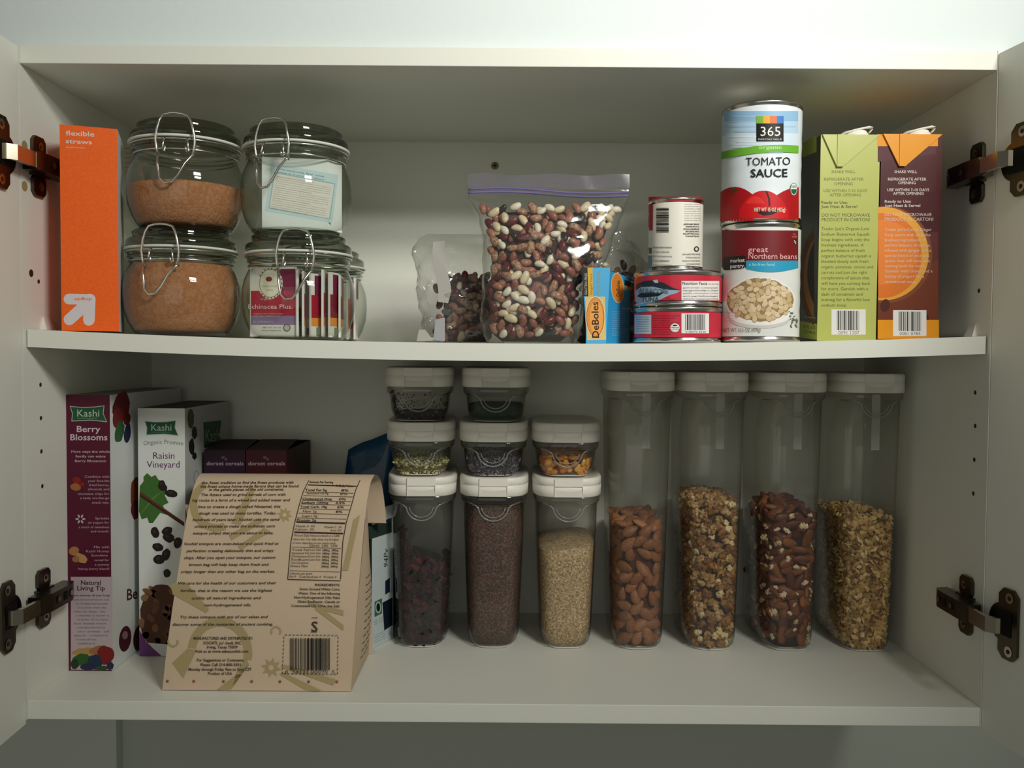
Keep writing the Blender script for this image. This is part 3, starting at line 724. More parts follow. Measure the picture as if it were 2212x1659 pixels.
P.rect(1472, 607, 1553, 649, 'ebe6e2', 14); P.text('Nutrition Facts', 1474, 1527, 615, 6, '1c1a1a', True); P.text('Serv. Size 1/4 cup', 1530, 1551, 615, 3.5, '5c5856')
for i in range(5): P.text(''.join(rr.choice('aeinstr lo,0g') for _ in range(34)), 1475, 1550, 623+i*6, 3, '5c5856', i % 2)
tag(b.build('label', t), None)
# small can upside down on the tuna cans
WL = M('e4e1d4', .4, coat=.2); zb_ = zt1+.0346
t, c, b, s_ = can(1458, .056, .0268, zb_, atY(1458, 424, .030)[2], 'small_can', 'small white labelled can standing upside down on the tuna cans', 0, lr=WL)
P = Printer(b, s_)
P.quad((1399, 427), (1411, 427), (1410, 498), (1400, 498), 'a8202c', 3, 1); P.rect(1399, 425, 1516, 434, 'b01f2a', 16)
P.rect(1400, 535, 1408, 548, '5c6a48', 3); P.rect(1399, 552, 1409, 594, '6a8aa0', 3)
P.barcode(1418, 449, 1445, 503, seed=8, horiz=True)
for i in range(6): P.text(''.join(rr.choice('AEINSTR LO') for _ in range(20))[::-1], 1411, 1452-(i % 2)*6, 536+i*9.6, 3.4, '55524c', i % 3 == 0, .02)
for i in range(8): P.text(''.join(rr.choice('aeinstr lo') for _ in range(16)), 1478, 1513, 442+i*5, 2.2, '8a867e')
for i in range(6): P.text(''.join(rr.choice('AEINSTRLOP') for _ in range(14)), 1476+(i % 2)*5, 1510, 486+i*5.2, 3.2, '35332f', True)
P.k += 1; P.ell(1504, 538, 5.5, 6, '3a3a36'); P.ell(1504, 538, 3, 3.4, 'd8d4c8')
for i in range(4): P.text(''.join(rr.choice('AEINSTRLOP') for _ in range(14)), 1474+(i % 2)*8, 1512, 551+i*7, 3.2, '4a4842')
P.rect(1497, 576, 1508, 586, '6a6a64', 2)
tag(b.build('label', t), None)
# tomato sauce on top of northern beans
zc0 = shelfz(.24)+.0004; zc1 = zc0+.1122; X0 = 1642
WH = M('e2e4e0', .35, coat=.3)
t, c, b, s_ = can(X0, .046, .0378, zc0, zc1, 'bean_can', 'dark red and white bean can on the shelf under the tomato sauce', 0, lr=WH, ribs=1)
P = Printer(b, s_)
cr_ = 'c9c9c6'
P.rect(1559, 497, 1724, 578, '74161c', 24, 2, .005)
P.grid(lambda u, v: (1612+u*112, lerp(563, 577+11*math.sin(u*2.6+.35)**1, v)), 20, 2, '2a9cc0')
P.poly([(1562, 561), (1564, 555), (1608, 552), (1611, 555), (1609, 577), (1606, 580), (1566, 584), (1562, 581)], '221c1a')
P.text('market', 1578, 1609, 567, 8, 'd8d4d0', True, -.04); P.text('pantry.', 1578, 1609, 579, 8, 'd8d4d0', True, -.04)
P.text('great', 1616, 1659, 545, 12, 'f0b8b4', False, -.01); P.text('Northern beans', 1617, 1721, 559, 12, 'f0b8b4', False, .01); P.text('a fat-free food', 1618, 1673, 574, 6, '9cd4e0', True)
P.text('Pan', 1713, 1718, 508, 4, 'e08484'); P.text('fortified', 1710, 1721, 513, 4, 'e08484'); P.rect(1713, 517, 1720, 527, '1c1414', 2); P.text('7g', 1714, 1719, 525, 6, 'e8e0dc', True)
P.ell(1642, 650, 76, 52, 'eceae2', n=40); P.ell(1642, 690, 64, 20, 'd2cfc6', n=30); P.ell(1642, 681, 66, 22, 'f2f0ea', n=30); P.ell(1642, 648, 70, 46, '9a7f58', n=40, bump=.08)
rb = random.Random(5); pb_ = []
for _ in range(1500):
    a = rb.uniform(0, 6.28); q_ = math.sqrt(rb.random()); x = 1642+66*q_*math.cos(a); y = 648+43*q_*math.sin(a)
    if all((x-u)**2+(y-v)**2 > 70 for u, v in pb_): pb_.append((x, y))
pb_.sort(key=lambda p: p[1])
for i, (x, y) in enumerate(pb_):
    an = rb.uniform(0, 3.14); P.k = 8+(i % 7); P.ell(x, y+.8, 8, 5.5, 'a88658', an, 12); P.k = 9+(i % 7); P.ell(x, y, 7.4, 5, rb.choice(['d9c39c', 'd2b98e', 'dfcba8', 'cbb084']), an, 12)
P.k = 20
for i in range(26):
    x = rb.uniform(1703, 1722); y = rb.uniform(672, 706); P.ell(x, y, 2.6, 1.0, '5c6650', rb.uniform(0, 3), 8); P.k -= 1
P.k = 21
P.text('NET WT 15.5 OZ (439g)', 1563, 1643, 718, 8.5, '78706c', False, -.02)
for i in range(4): P.text(''.join(rr.choice('aeinstrlo ') for _ in range(18)), 1562, 1594-(i % 2)*5, 676+i*6, 2, 'c8949c')
tag(b.build('label', t), None)
t, c, b, s_ = can(X0-2, .046, .0378, zc1+.0004, zc1+.1126, 'tomato_sauce_can', 'tall blue and white can of tomato sauce stacked on the white bean can', 0, lr=M('dfe8ec', .35, coat=.3), ribs=1)
P = Printer(b, s_)
P.rect(1553, 240, 1724, 272, '8fb8d8', 24, 3, .0); P.rect(1553, 262, 1724, 300, 'b4d0e4', 24, 2); P.rect(1553, 288, 1724, 315, 'd0e0ea', 24, 2)
for i in range(8): P.rect(1556+rb.random()*40, 250+i*11, 1640+rb.random()*80, 253+i*11, rb.choice(['a4c4de', 'c8dcea', 'dce8f0']), 14)
P.grid(lambda u, v: (1556+u*168, 329-17*math.sin(.25+u*1.9)+16*v+4*(1-u)), 24, 2, '6cb034')
P.text('organic', 1639, 1688, 322, 7.5, 'b8dc98', True, .0)
P.rect(1634, 266, 1692, 306, '0e0f10', 8)
for i, cc in enumerate(('7cb03a', 'e8a83c', 'e0702c', '3c78c0')): P.rect(1634+i*14.5, 251, 1648.5+i*14.5, 267, cc, 3)
P.text('365', 1643, 1685, 294, 20, 'e8e6e0'); P.text('EVERYDAY VALUE', 1638, 1688, 303, 3.4, 'c8c6c0', True)
P.text('TOMATO', 1612, 1706, 358, 17, '23282a', False, -.015); P.text('SAUCE', 1622, 1700, 383, 17, '17191a', True, -.01)
RT1, RT2 = 'b81018', 'd8141a'
P.grid(lambda u, v: (1556+u*72, lerp(404+abs(u-.45)**2*60, 478, v)), 14, 5, 'a81018')
P.grid(lambda u, v: (1676+u*48, lerp(405+(1-u)**2*18, 474, v)), 10, 5, 'ac1018')
P.grid(lambda u, v: (1598+u*104, lerp(412+abs(u-.5)**2.2*190, 472, v)), 20, 6, 'cc141a')
P.grid(lambda u, v: (1612+u*40, lerp(424+abs(u-.5)**2*60, 440, v)), 8, 2, 'dd3028')
P.poly([(1653, 413), (1657, 413), (1663, 430), (1664, 446), (1660, 446), (1659, 430)], '30100c'); P.poly([(1630, 452), (1650, 456), (1690, 452), (1668, 464), (1650, 466), (1640, 462)], '28100c')
P.poly([(1578, 408), (1585, 411), (1590, 403), (1591, 410), (1600, 409), (1590, 414), (1584, 421), (1583, 414)], '3c4a1c')
P.text('NET WT 15 OZ (425g)', 1630, 1695, 457, 8, 'f0e4c8', True)
P.ell(1713, 409, 7.5, 14, '5a7a64'); P.ell(1713, 409, 6.5, 12.5, 'e8ece6'); P.poly([(1707, 409), (1719, 409), (1718, 416), (1713, 421), (1708, 416)], '2c5a44'); P.text('USDA', 1708, 1718, 406, 5, '2c5a44', True)
tag(b.build('label', t), None)

# ------------------------------------------------------------------ soup cartons
def clipell(P, cx, cy, rx, ry, col, x0=1897, x1=2024, rot=0):
    pts = []
    for k in range(48):
        a = 2*math.pi*k/48; x = cx+rx*math.cos(a)*math.cos(rot)-ry*math.sin(a)*math.sin(rot); y = cy+rx*math.cos(a)*math.sin(rot)+ry*math.sin(a)*math.cos(rot); pts.append((min(x1, max(x0, x)), y))
    P.put([(min(x1, max(x0, cx)), cy)]+pts, [(0, 1+i, 1+(i+1) % 48) for i in range(48)], col); P.k += 1
def carton(xa, xb, yf, py_top, cols, label, body, dark, lines, words, tcol, bcx, num, seed, grp):
    A = XY(xa, 720, yf); Bp = XY(xb, 720, yf); zb0 = shelfz(A[0])+.0004; zt_ = atY(xa, py_top, yf)[2]
    t = thing('soup_carton', label, 'carton', (A[0], yf, zb0), grp)
    b = MB(); lm, frm = cols
    f, r, l = quadbox(b, A, Bp, (0, .092), zb0, zt_, [frm, frm, frm, lm], body)
    return t, b, f, l, A, Bp, zb0, zt_
LIME = M('b3b862', .3, coat=.4); ORG = M('e0920f', .3, coat=.4); PLUM = M('4a1a1e', .28, coat=.5); DK = M('1d1f14', .35, coat=.3)
def flap(P, x0, x1, yt, tipx, tipy, col, dcol):
    P.poly([(x0+3, yt+1), (tipx-4, tipy+4), (tipx+8, tipy+4), (x1-3, yt+3)], dcol)
def fold(b, A, Bp, zt_, yf, tz, mat, cx):
    """triangular ear folded down over the front, with the seam tab"""
    w_ = Bp[0]-A[0]; n = .0022
    L, R = (A[0]+.001, yf-.0004, zt_), (Bp[0]-.001, yf-.0004, zt_); T1 = (cx-.0025, yf-n, zt_-tz); T2 = (cx+.004, yf-n, zt_-tz)
    Lf, Rf = (L[0], yf-n*.9, zt_), (R[0], yf-n*.9, zt_)
    b.add([L, R, Rf, Lf, T1, T2, (cx-.0025, yf-.0003, zt_-tz), (cx+.004, yf-.0003, zt_-tz)], [(3, 4, 5, 2), (0, 3, 2, 1), (0, 6, 4, 3), (2, 5, 7, 1), (4, 6, 7, 5)], mat)
    b.add([(cx-.0025, yf-n-.0006, zt_), (cx+.0045, yf-n-.0006, zt_), (cx+.004, yf-n-.0006, zt_-tz-.0006), (cx-.0025, yf-n-.0006, zt_-tz-.0006), (cx-.0025, yf-n+.0002, zt_), (cx-.0025, yf-n+.0002, zt_-tz)],
          [(0, 3, 2, 1), (0, 4, 5, 3)], mat)
def capr(c, t):
    b = MB(); b.lathe([(.001, .0), (.0135, .0), (.0145, .001), (.0140, .003), (.012, .0055), (.0115, .0070), (.001, .0073)], WHITEP, c, 28)
    A_ = [(-.016, -.010, .0035), (-.004, -.012, .0075), (.010, -.012, .0105), (.0145, -.010, .0100), (.0120, -.009, .0060)]   # lifted pull tab
    b.loft([[(c[0]+x, c[1]+y+dy, c[2]+z+dz) for dy, dz in ((0, 0), (.012, .001), (.012, -.001), (0, -.0016))] for x, y, z in A_], WHITEP)
    tag(b.build('cap', t), 'white pour cap')
t, b, f, l, A, Bp, z0c, ztc = carton(1765, 1892, .036, 291, (DK, LIME), 'lime green soup carton with dark side, standing beside the tomato sauce can', LIME, 0, 0, 0, 0, 0, 0, 1, 'soup cartons')
fold(b, A, Bp, ztc, .036, .030, LIME, atY(1812, 350, .036)[0])
P = Printer(b, f); c1 = '6f7a3c'; c2 = '4a5426'
P.lines([('SHAKE WELL', 1796, 1848, 374), ('REFRIGERATE AFTER', 1780, 1866, 390), ('OPENING', 1802, 1842, 400), ('USE WITHIN 7-10 DAYS', 1779, 1873, 415), ('AFTER OPENING', 1792, 1860, 424)], 6, c1, True)
P.lines([('Ready to Use:', 1774, 1831, 440), ('Just Heat & Serve!', 1774, 1852, 449)], 6, c2, True)
P.lines([('DO NOT MICROWAVE', 1775, 1879, 468), ('PRODUCT IN CARTON!', 1775, 1879, 478)], 7, c2)
T1 = ["Trader Joe's Organic Low", 'Sodium Butternut Squash', 'Soup begins with only the', 'freshest ingredients. A', 'perfect balance of fresh', 'organic butternut squash is', 'blended slowly with fresh', 'organic potatoes, onions and', 'carrots and just the right', 'complement of spices that', 'will have you coming back', 'for more. Garnish with a', 'dash of cinnamon and', 'nutmeg for a flavorful low', 'sodium soup.']
E1 = [1878, 1878, 1878, 1866, 1868, 1882, 1876, 1886, 1873, 1878, 1880, 1875, 1863, 1879, 1829]
P.lines([(s, 1774, e, 497+i*11.8) for i, (s, e) in enumerate(zip(T1, E1))], 6.4, '4c5628', False)
P.rect(1796, 668, 1870, 723, 'dfdcd8'); P.barcode(1808, 671, 1857, 713, seed=21, sl=.01); P.text('0091 1207', 1811, 1856, 722, 7, '6a6664')
P = Printer(b, l)
P.quad((1722, 308), (1764, 291), (1764, 348), (1722, 365), 'b9c452', 1, 3) if 0 else None
P.quad((1720, 316), (1764, 292), (1764, 328), (1720, 346), '8e9a3c', 2, 2)
P.quad((1720, 692), (1765, 700), (1765, 734), (1720, 728), 'a9b44a', 2, 2)
clipell(P, 1772, 600, 46, 108, '6a4418', 1704, 1758); clipell(P, 1776, 602, 40, 94, 'a86c24', 1704, 1758); clipell(P, 1782, 590, 38, 84, '2a2010', 1704, 1758)
P.text('32 FL OZ', 1735, 1762, 708, 6, '4c5628', True, .1); P.text('1 QT 946 mL', 1735, 1762, 719, 6, '4c5628', True, .1); P.text('Creamy', 1738, 1762, 686, 4, 'c8c8b8', False, .1)
b.build('carton_body', t); capr((atY(1848, 280, .052)[0], .055, ztc), t)
t, b, f, l, A, Bp, z0c, ztc = carton(1895, 2026, .036, 290, (PLUM, PLUM), 'dark red soup carton with an orange bowl printed on it, rightmost on the upper shelf', ORG, 0, 0, 0, 0, 0, 0, 2, 'soup cartons')
P = Printer(b, f)
P.rect(1895, 290, 2026, 316, 'e0920f', 2); P.rect(1896, 691, 2028, 732, 'e0920f', 2)
P.poly([(1896, 316), (2022, 316), (2022, 332), (1896, 350)], '54242a'); P.quad((1896, 520), (2026, 500), (2027, 640), (1897, 660), '5c2420', 2, 2)
P.poly([(1896, 640), (2027, 560), (2027, 691), (1896, 691)], '6c3018')
clipell(P, 1912, 550, 102, 105, '7c4220'); clipell(P, 1908, 548, 98, 101, 'e09c34'); clipell(P, 1905, 552, 86, 92, 'd8701c'); clipell(P, 1900, 545, 84, 70, 'e07c28')
P.ell(1985, 685, 22, 16, '34140f', .4); P.ell(1912, 660, 10, 14, '4a1c12', .2); P.rect(1896, 691, 2028, 732, 'e0920f', 2)
wc = 'cfc0b8'
P.lines([('SHAKE WELL', 1932, 1981, 374), ('REFRIGERATE AFTER', 1918, 2001, 390), ('OPENING', 1940, 1978, 398), ('USE WITHIN 7-10 DAYS', 1916, 2007, 413), ('AFTER OPENING', 1929, 1995, 421)], 6, wc, True)
P.lines([('Ready to Use:', 1911, 1968, 438), ('Just Heat & Serve!', 1911, 1988, 447)], 6, wc, True); P.lines([('DO NOT MICROWAVE', 1911, 2012, 467), ('PRODUCT IN CARTON!', 1911, 2016, 477)], 7, wc)
T2 = ["Trader Joe's Carrot Ginger", 'Soup starts with only the', 'freshest ingredients. A', 'perfect balance of carrot,', 'infused with ginger and a', 'special blend of aromatic', 'spices that will have you', 'coming back for more.', 'Garnish with chives and a', 'dollop of yogurt for a', 'sensational soup.']
E2 = [2012, 2010, 2000, 2009, 2011, 2008, 2008, 2000, 2014, 1996, 1980]
P.lines([(s, 1911, e, 499+i*11.2) for i, (s, e) in enumerate(zip(T2, E2))], 6.2, wc)
P.rect(1929, 670, 2001, 726, 'e2dfdc'); P.barcode(1941, 673, 1990, 715, seed=22, sl=.01); P.text('0081 0784', 1943, 1988, 724, 7, '6a6664')
fold(b, A, Bp, ztc, .036, .030, ORG, atY(1946, 350, .036)[0])
b.build('carton_body', t); capr((atY(1982, 280, .052)[0], .055, ztc), t)

# ------------------------------------------------------------------ cereal boxes (lower shelf)
WB = M('d9dcd8', .45)
def KL(P, cx, cy, w_, h, sc=1., sl=0):   # green banner logo
    g = [(-.55, -.42), (-.2, -.36), (.2, -.38), (.5, -.46), (.47, 0), (.58, .5), (.1, .40), (-.5, .46), (-.48, 0)]
    P.poly([(cx+x*w_*1.05, cy+y*h*1.12+sl*x*w_) for x, y in g], 'a8b8a8'); P.poly([(cx+x*w_, cy+y*h+sl*x*w_) for x, y in g], '1f5238')
    P.text('Kashi', cx-.34*w_, cx+.36*w_, cy+.20*h, h*.44, 'b4c4b0', False, sl); P.rect(cx-.34*w_, cy+.29*h, cx+.3*w_, cy+.31*h, '8ea890')
def fruit(P, L):
    for (x, y, rx, ry, c_, a) in L: P.ell(x, y, rx, ry, c_, a, 18, .18, int(x))
A = atZ(150, 1449, 0); Bq = atZ(243, 1449, 0); b = MB(); zt_ = atY(200, 853, A[1])[2]; MR = M('54122c', .4)
f, r, l = quadbox(b, (A[0]-.0008, A[1]), (Bq[0], A[1]), (.0008, .190), .0004, zt_, [MR, WB, WB, M('9a9c98', .5)], M('8e8d82', .6))
P = Printer(b, f); wt = 'bfa4ac'
P.rect(153, 1246, 243, 1447, 'b9a8ac')
KL(P, 190, 893, 68, 34)
P.text('Berry', 166, 217, 933, 13, 'cdbcc4', True); P.text('Blossoms', 152, 232, 951, 13, 'cdbcc4', True)
P.lines([('More ways the whole', 154, 237, 978), ('family can enjoy', 163, 229, 988), ('Berry Blossoms:', 162, 230, 998)], 5, wt, True)
P.lines([('Combine with', 183, 236, 1032), ('your favorite', 190, 236, 1041), ('dried berries,', 192, 236, 1050), ('almonds and', 190, 236, 1059), ('chocolate chips for', 168, 236, 1069), ('a tasty on-the-go', 173, 236, 1078), ('snack mix.', 199, 236, 1088),
         ('Sprinkle', 206, 236, 1122), ('on yogurt for', 190, 236, 1131), ('a touch of sweetness', 170, 236, 1141), ('and crunch.', 196, 236, 1150),
         ('Mix with', 203, 236, 1184), ('Kashi Honey', 186, 236, 1193), ('Sunshine', 197, 233, 1202), ('cereal for', 204, 236, 1212), ('a yummy', 205, 236, 1222), ('honey-berry blend!', 169, 236, 1231)], 5, wt)
fruit(P, [(166, 1037, 9, 7, '8a1c1c', 0), (163, 1052, 12, 8, '9c6238', .2), (177, 1046, 6, 5, '7c2018', 0), (160, 1190, 11, 10, 'a87448', 0), (176, 1206, 14, 9, 'b88a58', .6), (164, 1208, 8, 7, '9c6a40', 0)])
for k in range(6): a = k*1.047; P.ell(174+7*math.cos(a), 1121+7*math.sin(a), 4, 2.2, 'b8a8b0', a, 10)
P.text('Natural', 175, 218, 1263, 9.5, '4a3038', True); P.text('Living Tip', 167, 227, 1275, 9.5, '4a3038', True); P.lines([('Love summer all year long!', 156, 237, 1288)], 4, '5c3c48', True)
P.lines([(''.join(rr.choice('aeinstrlo ') for _ in range(22)), 160+(i % 3)*4, 236-(i % 4)*3-(i > 9)*22, 1297+i*8.6) for i in range(12)], 4, '7c6870')
fruit(P, [(185, 1408, 28, 9, 'b08a50', -.08), (215, 1405, 22, 10, '9c6a40', -.08), (228, 1415, 18, 20, '7c1a20', 0), (178, 1425, 20, 13, '2f5a2a', 0), (205, 1430, 16, 16, '20324a', 0), (162, 1434, 9, 11, '243a24', 0), (190, 1440, 16, 8, '2a2c4c', 0), (238, 1438, 8, 9, '2a2c4a', 0), (220, 1443, 14, 5, '2f4a2a', 0)])
P = Printer(b, r)
fruit(P, [(262, 880, 18, 34, '6a1418', .1), (255, 905, 12, 24, '7c1c20', 0), (274, 905, 8, 14, '5c1014', 0), (258, 933, 10, 24, '2c5a34', .2), (275, 936, 7, 22, '1e2a48', .1)])
fruit(P, [(294, 1070, 12, 40, '7a3a22', 0), (292, 1100, 9, 22, '5c2a1c', 0)])
P.text('Be', 274, 297, 1297, 24, '4a2a30', True, -.2); P.ell(270, 1380, 13, 28, '4a1420', .12); P.ell(270, 1372, 6, 9, '8a6a70', .1); P.ell(300, 1378, 12, 28, '4a1420', .12)
tag(b.build('cereal_box'), 'tall dark red and white cereal box with berries, next to the left cabinet wall', 'box', 'cereal boxes')

A = atZ(300, 1418, 0); Bq = atZ(403, 1418, 0); b = MB(); zt_ = atY(350, 882, A[1])[2]; yr = A[1]
f, r, l = quadbox(b, (A[0]+.0008, yr), (Bq[0], yr), (0, .150), .0004, zt_, [WB, M('b9bcb8', .5), WB, WB], M('4c4a40', .6))
P = Printer(b, f)
KL(P, 348, 924, 62, 32)
P.text('Organic Promise', 310, 396, 962, 9, '6c746c', False, .0, arc=3); P.text('Raisin', 331, 377, 991, 14, '5a2456'); P.text('Vineyard', 317, 388, 1010, 14, '5a2456')
rb = random.Random(8)
lf = [(318, 1022), (327, 1030), (336, 1026), (342, 1036), (352, 1040), (350, 1050), (362, 1060), (356, 1070), (364, 1086), (352, 1092), (360, 1112), (346, 1108), (336, 1122), (330, 1130), (322, 1130), (318, 1118), (306, 1122), (300, 1104), (302, 1050), (310, 1040), (310, 1030)]
P.put([(332, 1078)]+lf, [(0, 1+i, 1+(i+1) % len(lf)) for i in range(len(lf))], '3f6a2c'); P.k += 1
for a in ((312, 1036), (350, 1062), (306, 1110), (352, 1100)): P.quad((328, 1076), (330, 1080), a, (a[0]-1, a[1]-1), '5c8040')
P.quad((303, 1062), (303, 1072), (398, 1136), (398, 1128), '5c3420'); P.quad((303, 1068), (303, 1073), (398, 1137), (398, 1132), '3a2014')
for (x, y, rx, ry, a) in [(351, 1052, 11, 8, .6), (370, 1066, 14, 8, .15), (350, 1046, 7, 9, 0), (335, 1150, 9, 12, -.3), (361, 1147, 12, 9, -.5), (364, 1161, 13, 10, .5), (341, 1182, 12, 9, .3), (344, 1208, 13, 10, -.1), (359, 1198, 9, 13, .3), (361, 1238, 8, 9, 0), (384, 1172, 9, 12, .2)]:
    P.ell(x, y, rx, ry, '241a18', a, 16, .15, int(x)); P.ell(x-2, y-2, rx*.4, ry*.3, '3c302c', a, 8)
P.ell(350, 1335, 47, 70, '503222', 0, 24, .12)
for _ in range(60):
    x = rb.uniform(306, 394); y = rb.uniform(1270, 1395); P.k = 30+(_ % 9); P.ell(x, y, rb.uniform(6, 12), rb.uniform(4, 8), rb.choice(['6a4630', '7a5438', '4a2e20', '8a6444', '5c3c28']), rb.uniform(0, 3), 10, .3, _)
P.k = 42
P.ell(388, 1392, 30, 44, 'c8c8c4', .6) if 0 else None
P.poly([(302, 1362), (318, 1390), (350, 1417), (302, 1417)], '6a3c78'); P.poly([(318, 1388), (402, 1395), (402, 1417), (350, 1417)], 'd0d2ce')
P = Printer(b, r)
fruit(P, [(412, 905, 7, 22, '4a5030', 0), (420, 935, 6, 14, '2a2420', 0), (414, 965, 6, 18, '241c1a', 0), (420, 985, 5, 8, '241c1a', 0)])
P.poly([(439, 912), (478, 908), (474, 940), (480, 960), (441, 968)], '1f5238'); P.text('Kash', 444, 474, 955, 26, '8ea890', False, -.08)
P.ell(424, 1032, 6, 16, '8a8c88'); P.ell(424, 1032, 4.8, 14, 'b9bcb8')
tag(b.build('cereal_box'), 'narrow white cereal box with green leaf and raisins, right of the berry box', 'box', 'cereal boxes')

yd = .166
for i, (xa, xb, mt, lb, dd) in enumerate([(441, 529, '2a1428', 'dark purple cereal box behind the paper bag, left of the dark red one', .116), (531, 619, '3c1014', 'dark red cereal box behind the paper bag, right of the dark purple one', .116)]):
    A = atY(xa, 972, yd); Bq = atY(xb, 972, yd); b = MB(); mm = M(mt, .5); zt_ = A[2]
    f, r, l = quadbox(b, (A[0], yd), (Bq[0], yd), (0, dd), .0004, zt_, [mm, M('3a1216', .5), mm, mm], M('2c1c16', .6))
    # sloping closed flaps
    b.add([(A[0], yd, zt_), (Bq[0], yd, zt_), (Bq[0], yd+.05, zt_+.007), (A[0]+.004, yd+.05, zt_+.007), (Bq[0], yd+dd, zt_+.001), (A[0], yd+dd, zt_+.001)], [(0, 1, 2, 3), (3, 2, 4, 5)], M('2e1c18', .6))
    P = Printer(b, f); P.text('dorset cereals', xa+5, xb-3, 1005, 8, 'a08a98', True); P.ell((xa+xb)/2-3, 988, 4, 3, '6a4a50'); P.ell((xa+xb)/2+3, 992, 3, 3, '6a4a50')
    P.lines([('honey granola with fruit', xa+14, xb-12, 1036)], 4, '8a6a74')
    tag(b.build('cereal_box'), lb, 'box', 'small dark cereal boxes')

# blue pouch behind
b = MB(); BP = M('0c4466', .35, coat=.3, bump=.4, bscale=60); rings = []
yp = .222
for j in range(19):
    t_ = j/18; xl = atY(718+6*t_, 1040, yp)[0]
    z = .0005+.222*t_
    zl = z; xa = lerp(atY(715, 1300, yp)[0], atY(742, 990, yp)[0], t_**2); xb = lerp(atY(850, 1300, yp)[0], atY(842, 990, yp)[0], t_)
    dpt = .03*(1-t_**2.2)+.001; rings.append([((xa+xb)/2+(xb-xa)/2*math.copysign(abs(math.cos(a))**.7, math.cos(a)), yp+.03+dpt*math.copysign(abs(math.sin(a))**.7, math.sin(a)), z+.012*t_*math.cos(a)*(1 if t_ > .5 else 0)) for a in [2*math.pi*k/40 for k in range(40)]])
b.loft(rings, BP); tag(b.build('plastic_pouch'), 'dark blue plastic pouch behind the paper bag and the leftmost canisters', 'pouch')

# box between bag and canister
A = atZ(803, 1403, 0); Bq = atZ(850, 1378, 0); b = MB(); A = A[:2]; Bq = Bq[:2]
dv = (Bq-A); nrm = np.array([-dv[1], dv[0]]); nrm = nrm/np.linalg.norm(nrm)*.03
GD = M('2a3a32', .5)
p0 = A+np.array([-.012, .0075]); pts = [A, A+dv*.98, A+dv*.98+nrm, A+nrm]
ztb = .155
b.prism([tuple(q) for q in pts], .0004, ztb, [M('c4d0d0', .5), GD, GD, GD], M('3c3a34', .5))
f = Plane((A[0], A[1], 0), (dv[0], dv[1], 0), (0, 0, 1)); P = Printer(b, f)
P.quad((832, 1255), (842, 1248), (842, 1278), (832, 1285), '1c2440'); P.quad((826, 1302), (848, 1290), (848, 1350), (830, 1362), '16202c')
P.quad((809, 1300), (825, 1292), (825, 1325), (809, 1333), '3c6c50'); P.ell(817, 1312, 6.5, 13, 'a8bcae'); P.ell(817, 1312, 4, 9, '142018'); vtext(P, '94Pv', 838, 1225, 1185, 9, '2a2a30', False)
for i in range(3): P.text('fair trade', 809, 830, 1342+i*4, 2, '4a5a5c', False, -.5)
for i in range(4): P.text(''.join(rr.choice('aeinstrlo ') for _ in range(14)), 808, 832, 1375+i*5, 2, '6a7878', False, -.5)
P.quad((790, 1140), (846, 1118), (846, 1150), (790, 1168), '2c3a36')
tag(b.build('tea_box'), 'pale and dark green box squeezed between the paper bag and the left canister', 'box')

# ------------------------------------------------------------------ folded paper bag
PROF = [(.027, .0006), (.032, .03), (.043, .075), (.055, .115), (.064, .145), (.073, .170), (.083, .187), (.095, .1975), (.108, .2005), (.121, .1975), (.133, .190), (.140, .176), (.142, .160), (.141, .143)]
def smooth(pr, n):
    pr = np.array(pr); d = np.r_[0, np.cumsum(np.linalg.norm(np.diff(pr, axis=0), axis=1))]; out = []
    for k in range(n+1):
        s_ = d[-1]*k/n; i = min(len(pr)-2, max(0, np.searchsorted(d, s_)-1)); p_ = [pr[max(0, i-1)], pr[i], pr[i+1], pr[min(len(pr)-1, i+2)]]; t_ = (s_-d[i])/(d[i+1]-d[i])
        out.append(.5*((2*p_[1])+(-p_[0]+p_[2])*t_+(2*p_[0]-5*p_[1]+4*p_[2]-p_[3])*t_**2+(-p_[0]+3*p_[1]-3*p_[2]+p_[3])*t_**3))
    return out
SP = smooth(PROF, 48)
def bagf(z):
    for a, c in zip(SP, SP[1:]):
        if a[1] <= z <= c[1]: return lerp(a[0], c[0], (z-a[1])/(c[1]-a[1]+1e-9))
    return .027 if z < .01 else .106
KR = M('cbb59a', .75, bump=.25, bscale=70, name='kraft_paper'); KI = M('cdb9a4', .7, bump=.4, bscale=40)
xl0, xr0 = atZ(350, 1492, 0)[0], atZ(758, 1494, 0)[0]
def XL(t_): return lerp(xl0, xl0+.011, min(1, t_*1.5))
def XR(t_): return lerp(xr0, xr0+.0085, min(1, t_*1.4))+.009*max(0, (t_-.68)/.32)
t = thing('paper_bag', 'brown kraft paper chip bag with printed back, its top rolled over backwards', 'bag', ((xl0+xr0)/2, .08, .0003))
b = MB(); N = len(SP); nx = 24; G = []
for j, (y, z) in enumerate(SP):
    t_ = j/(N-1)
    G.append([(lerp(XL(t_), XR(t_), i/nx), y, z) for i in range(nx+1)])
b.loft(G, KR, False, False, True, False)
G2 = [[(x, y+.0022, z-.0010) for x, y, z in r] for r in G[30:]]; b.loft(G2, KI, False, False, True, False)
b.add([G[-1][0], G[-1][-1], G2[-1][-1], G2[-1][0]], [(0, 1, 2, 3)], KR)
sheet = Sheet(bagf); P = Printer(b, sheet); TX = '44382a'; P.k = 12
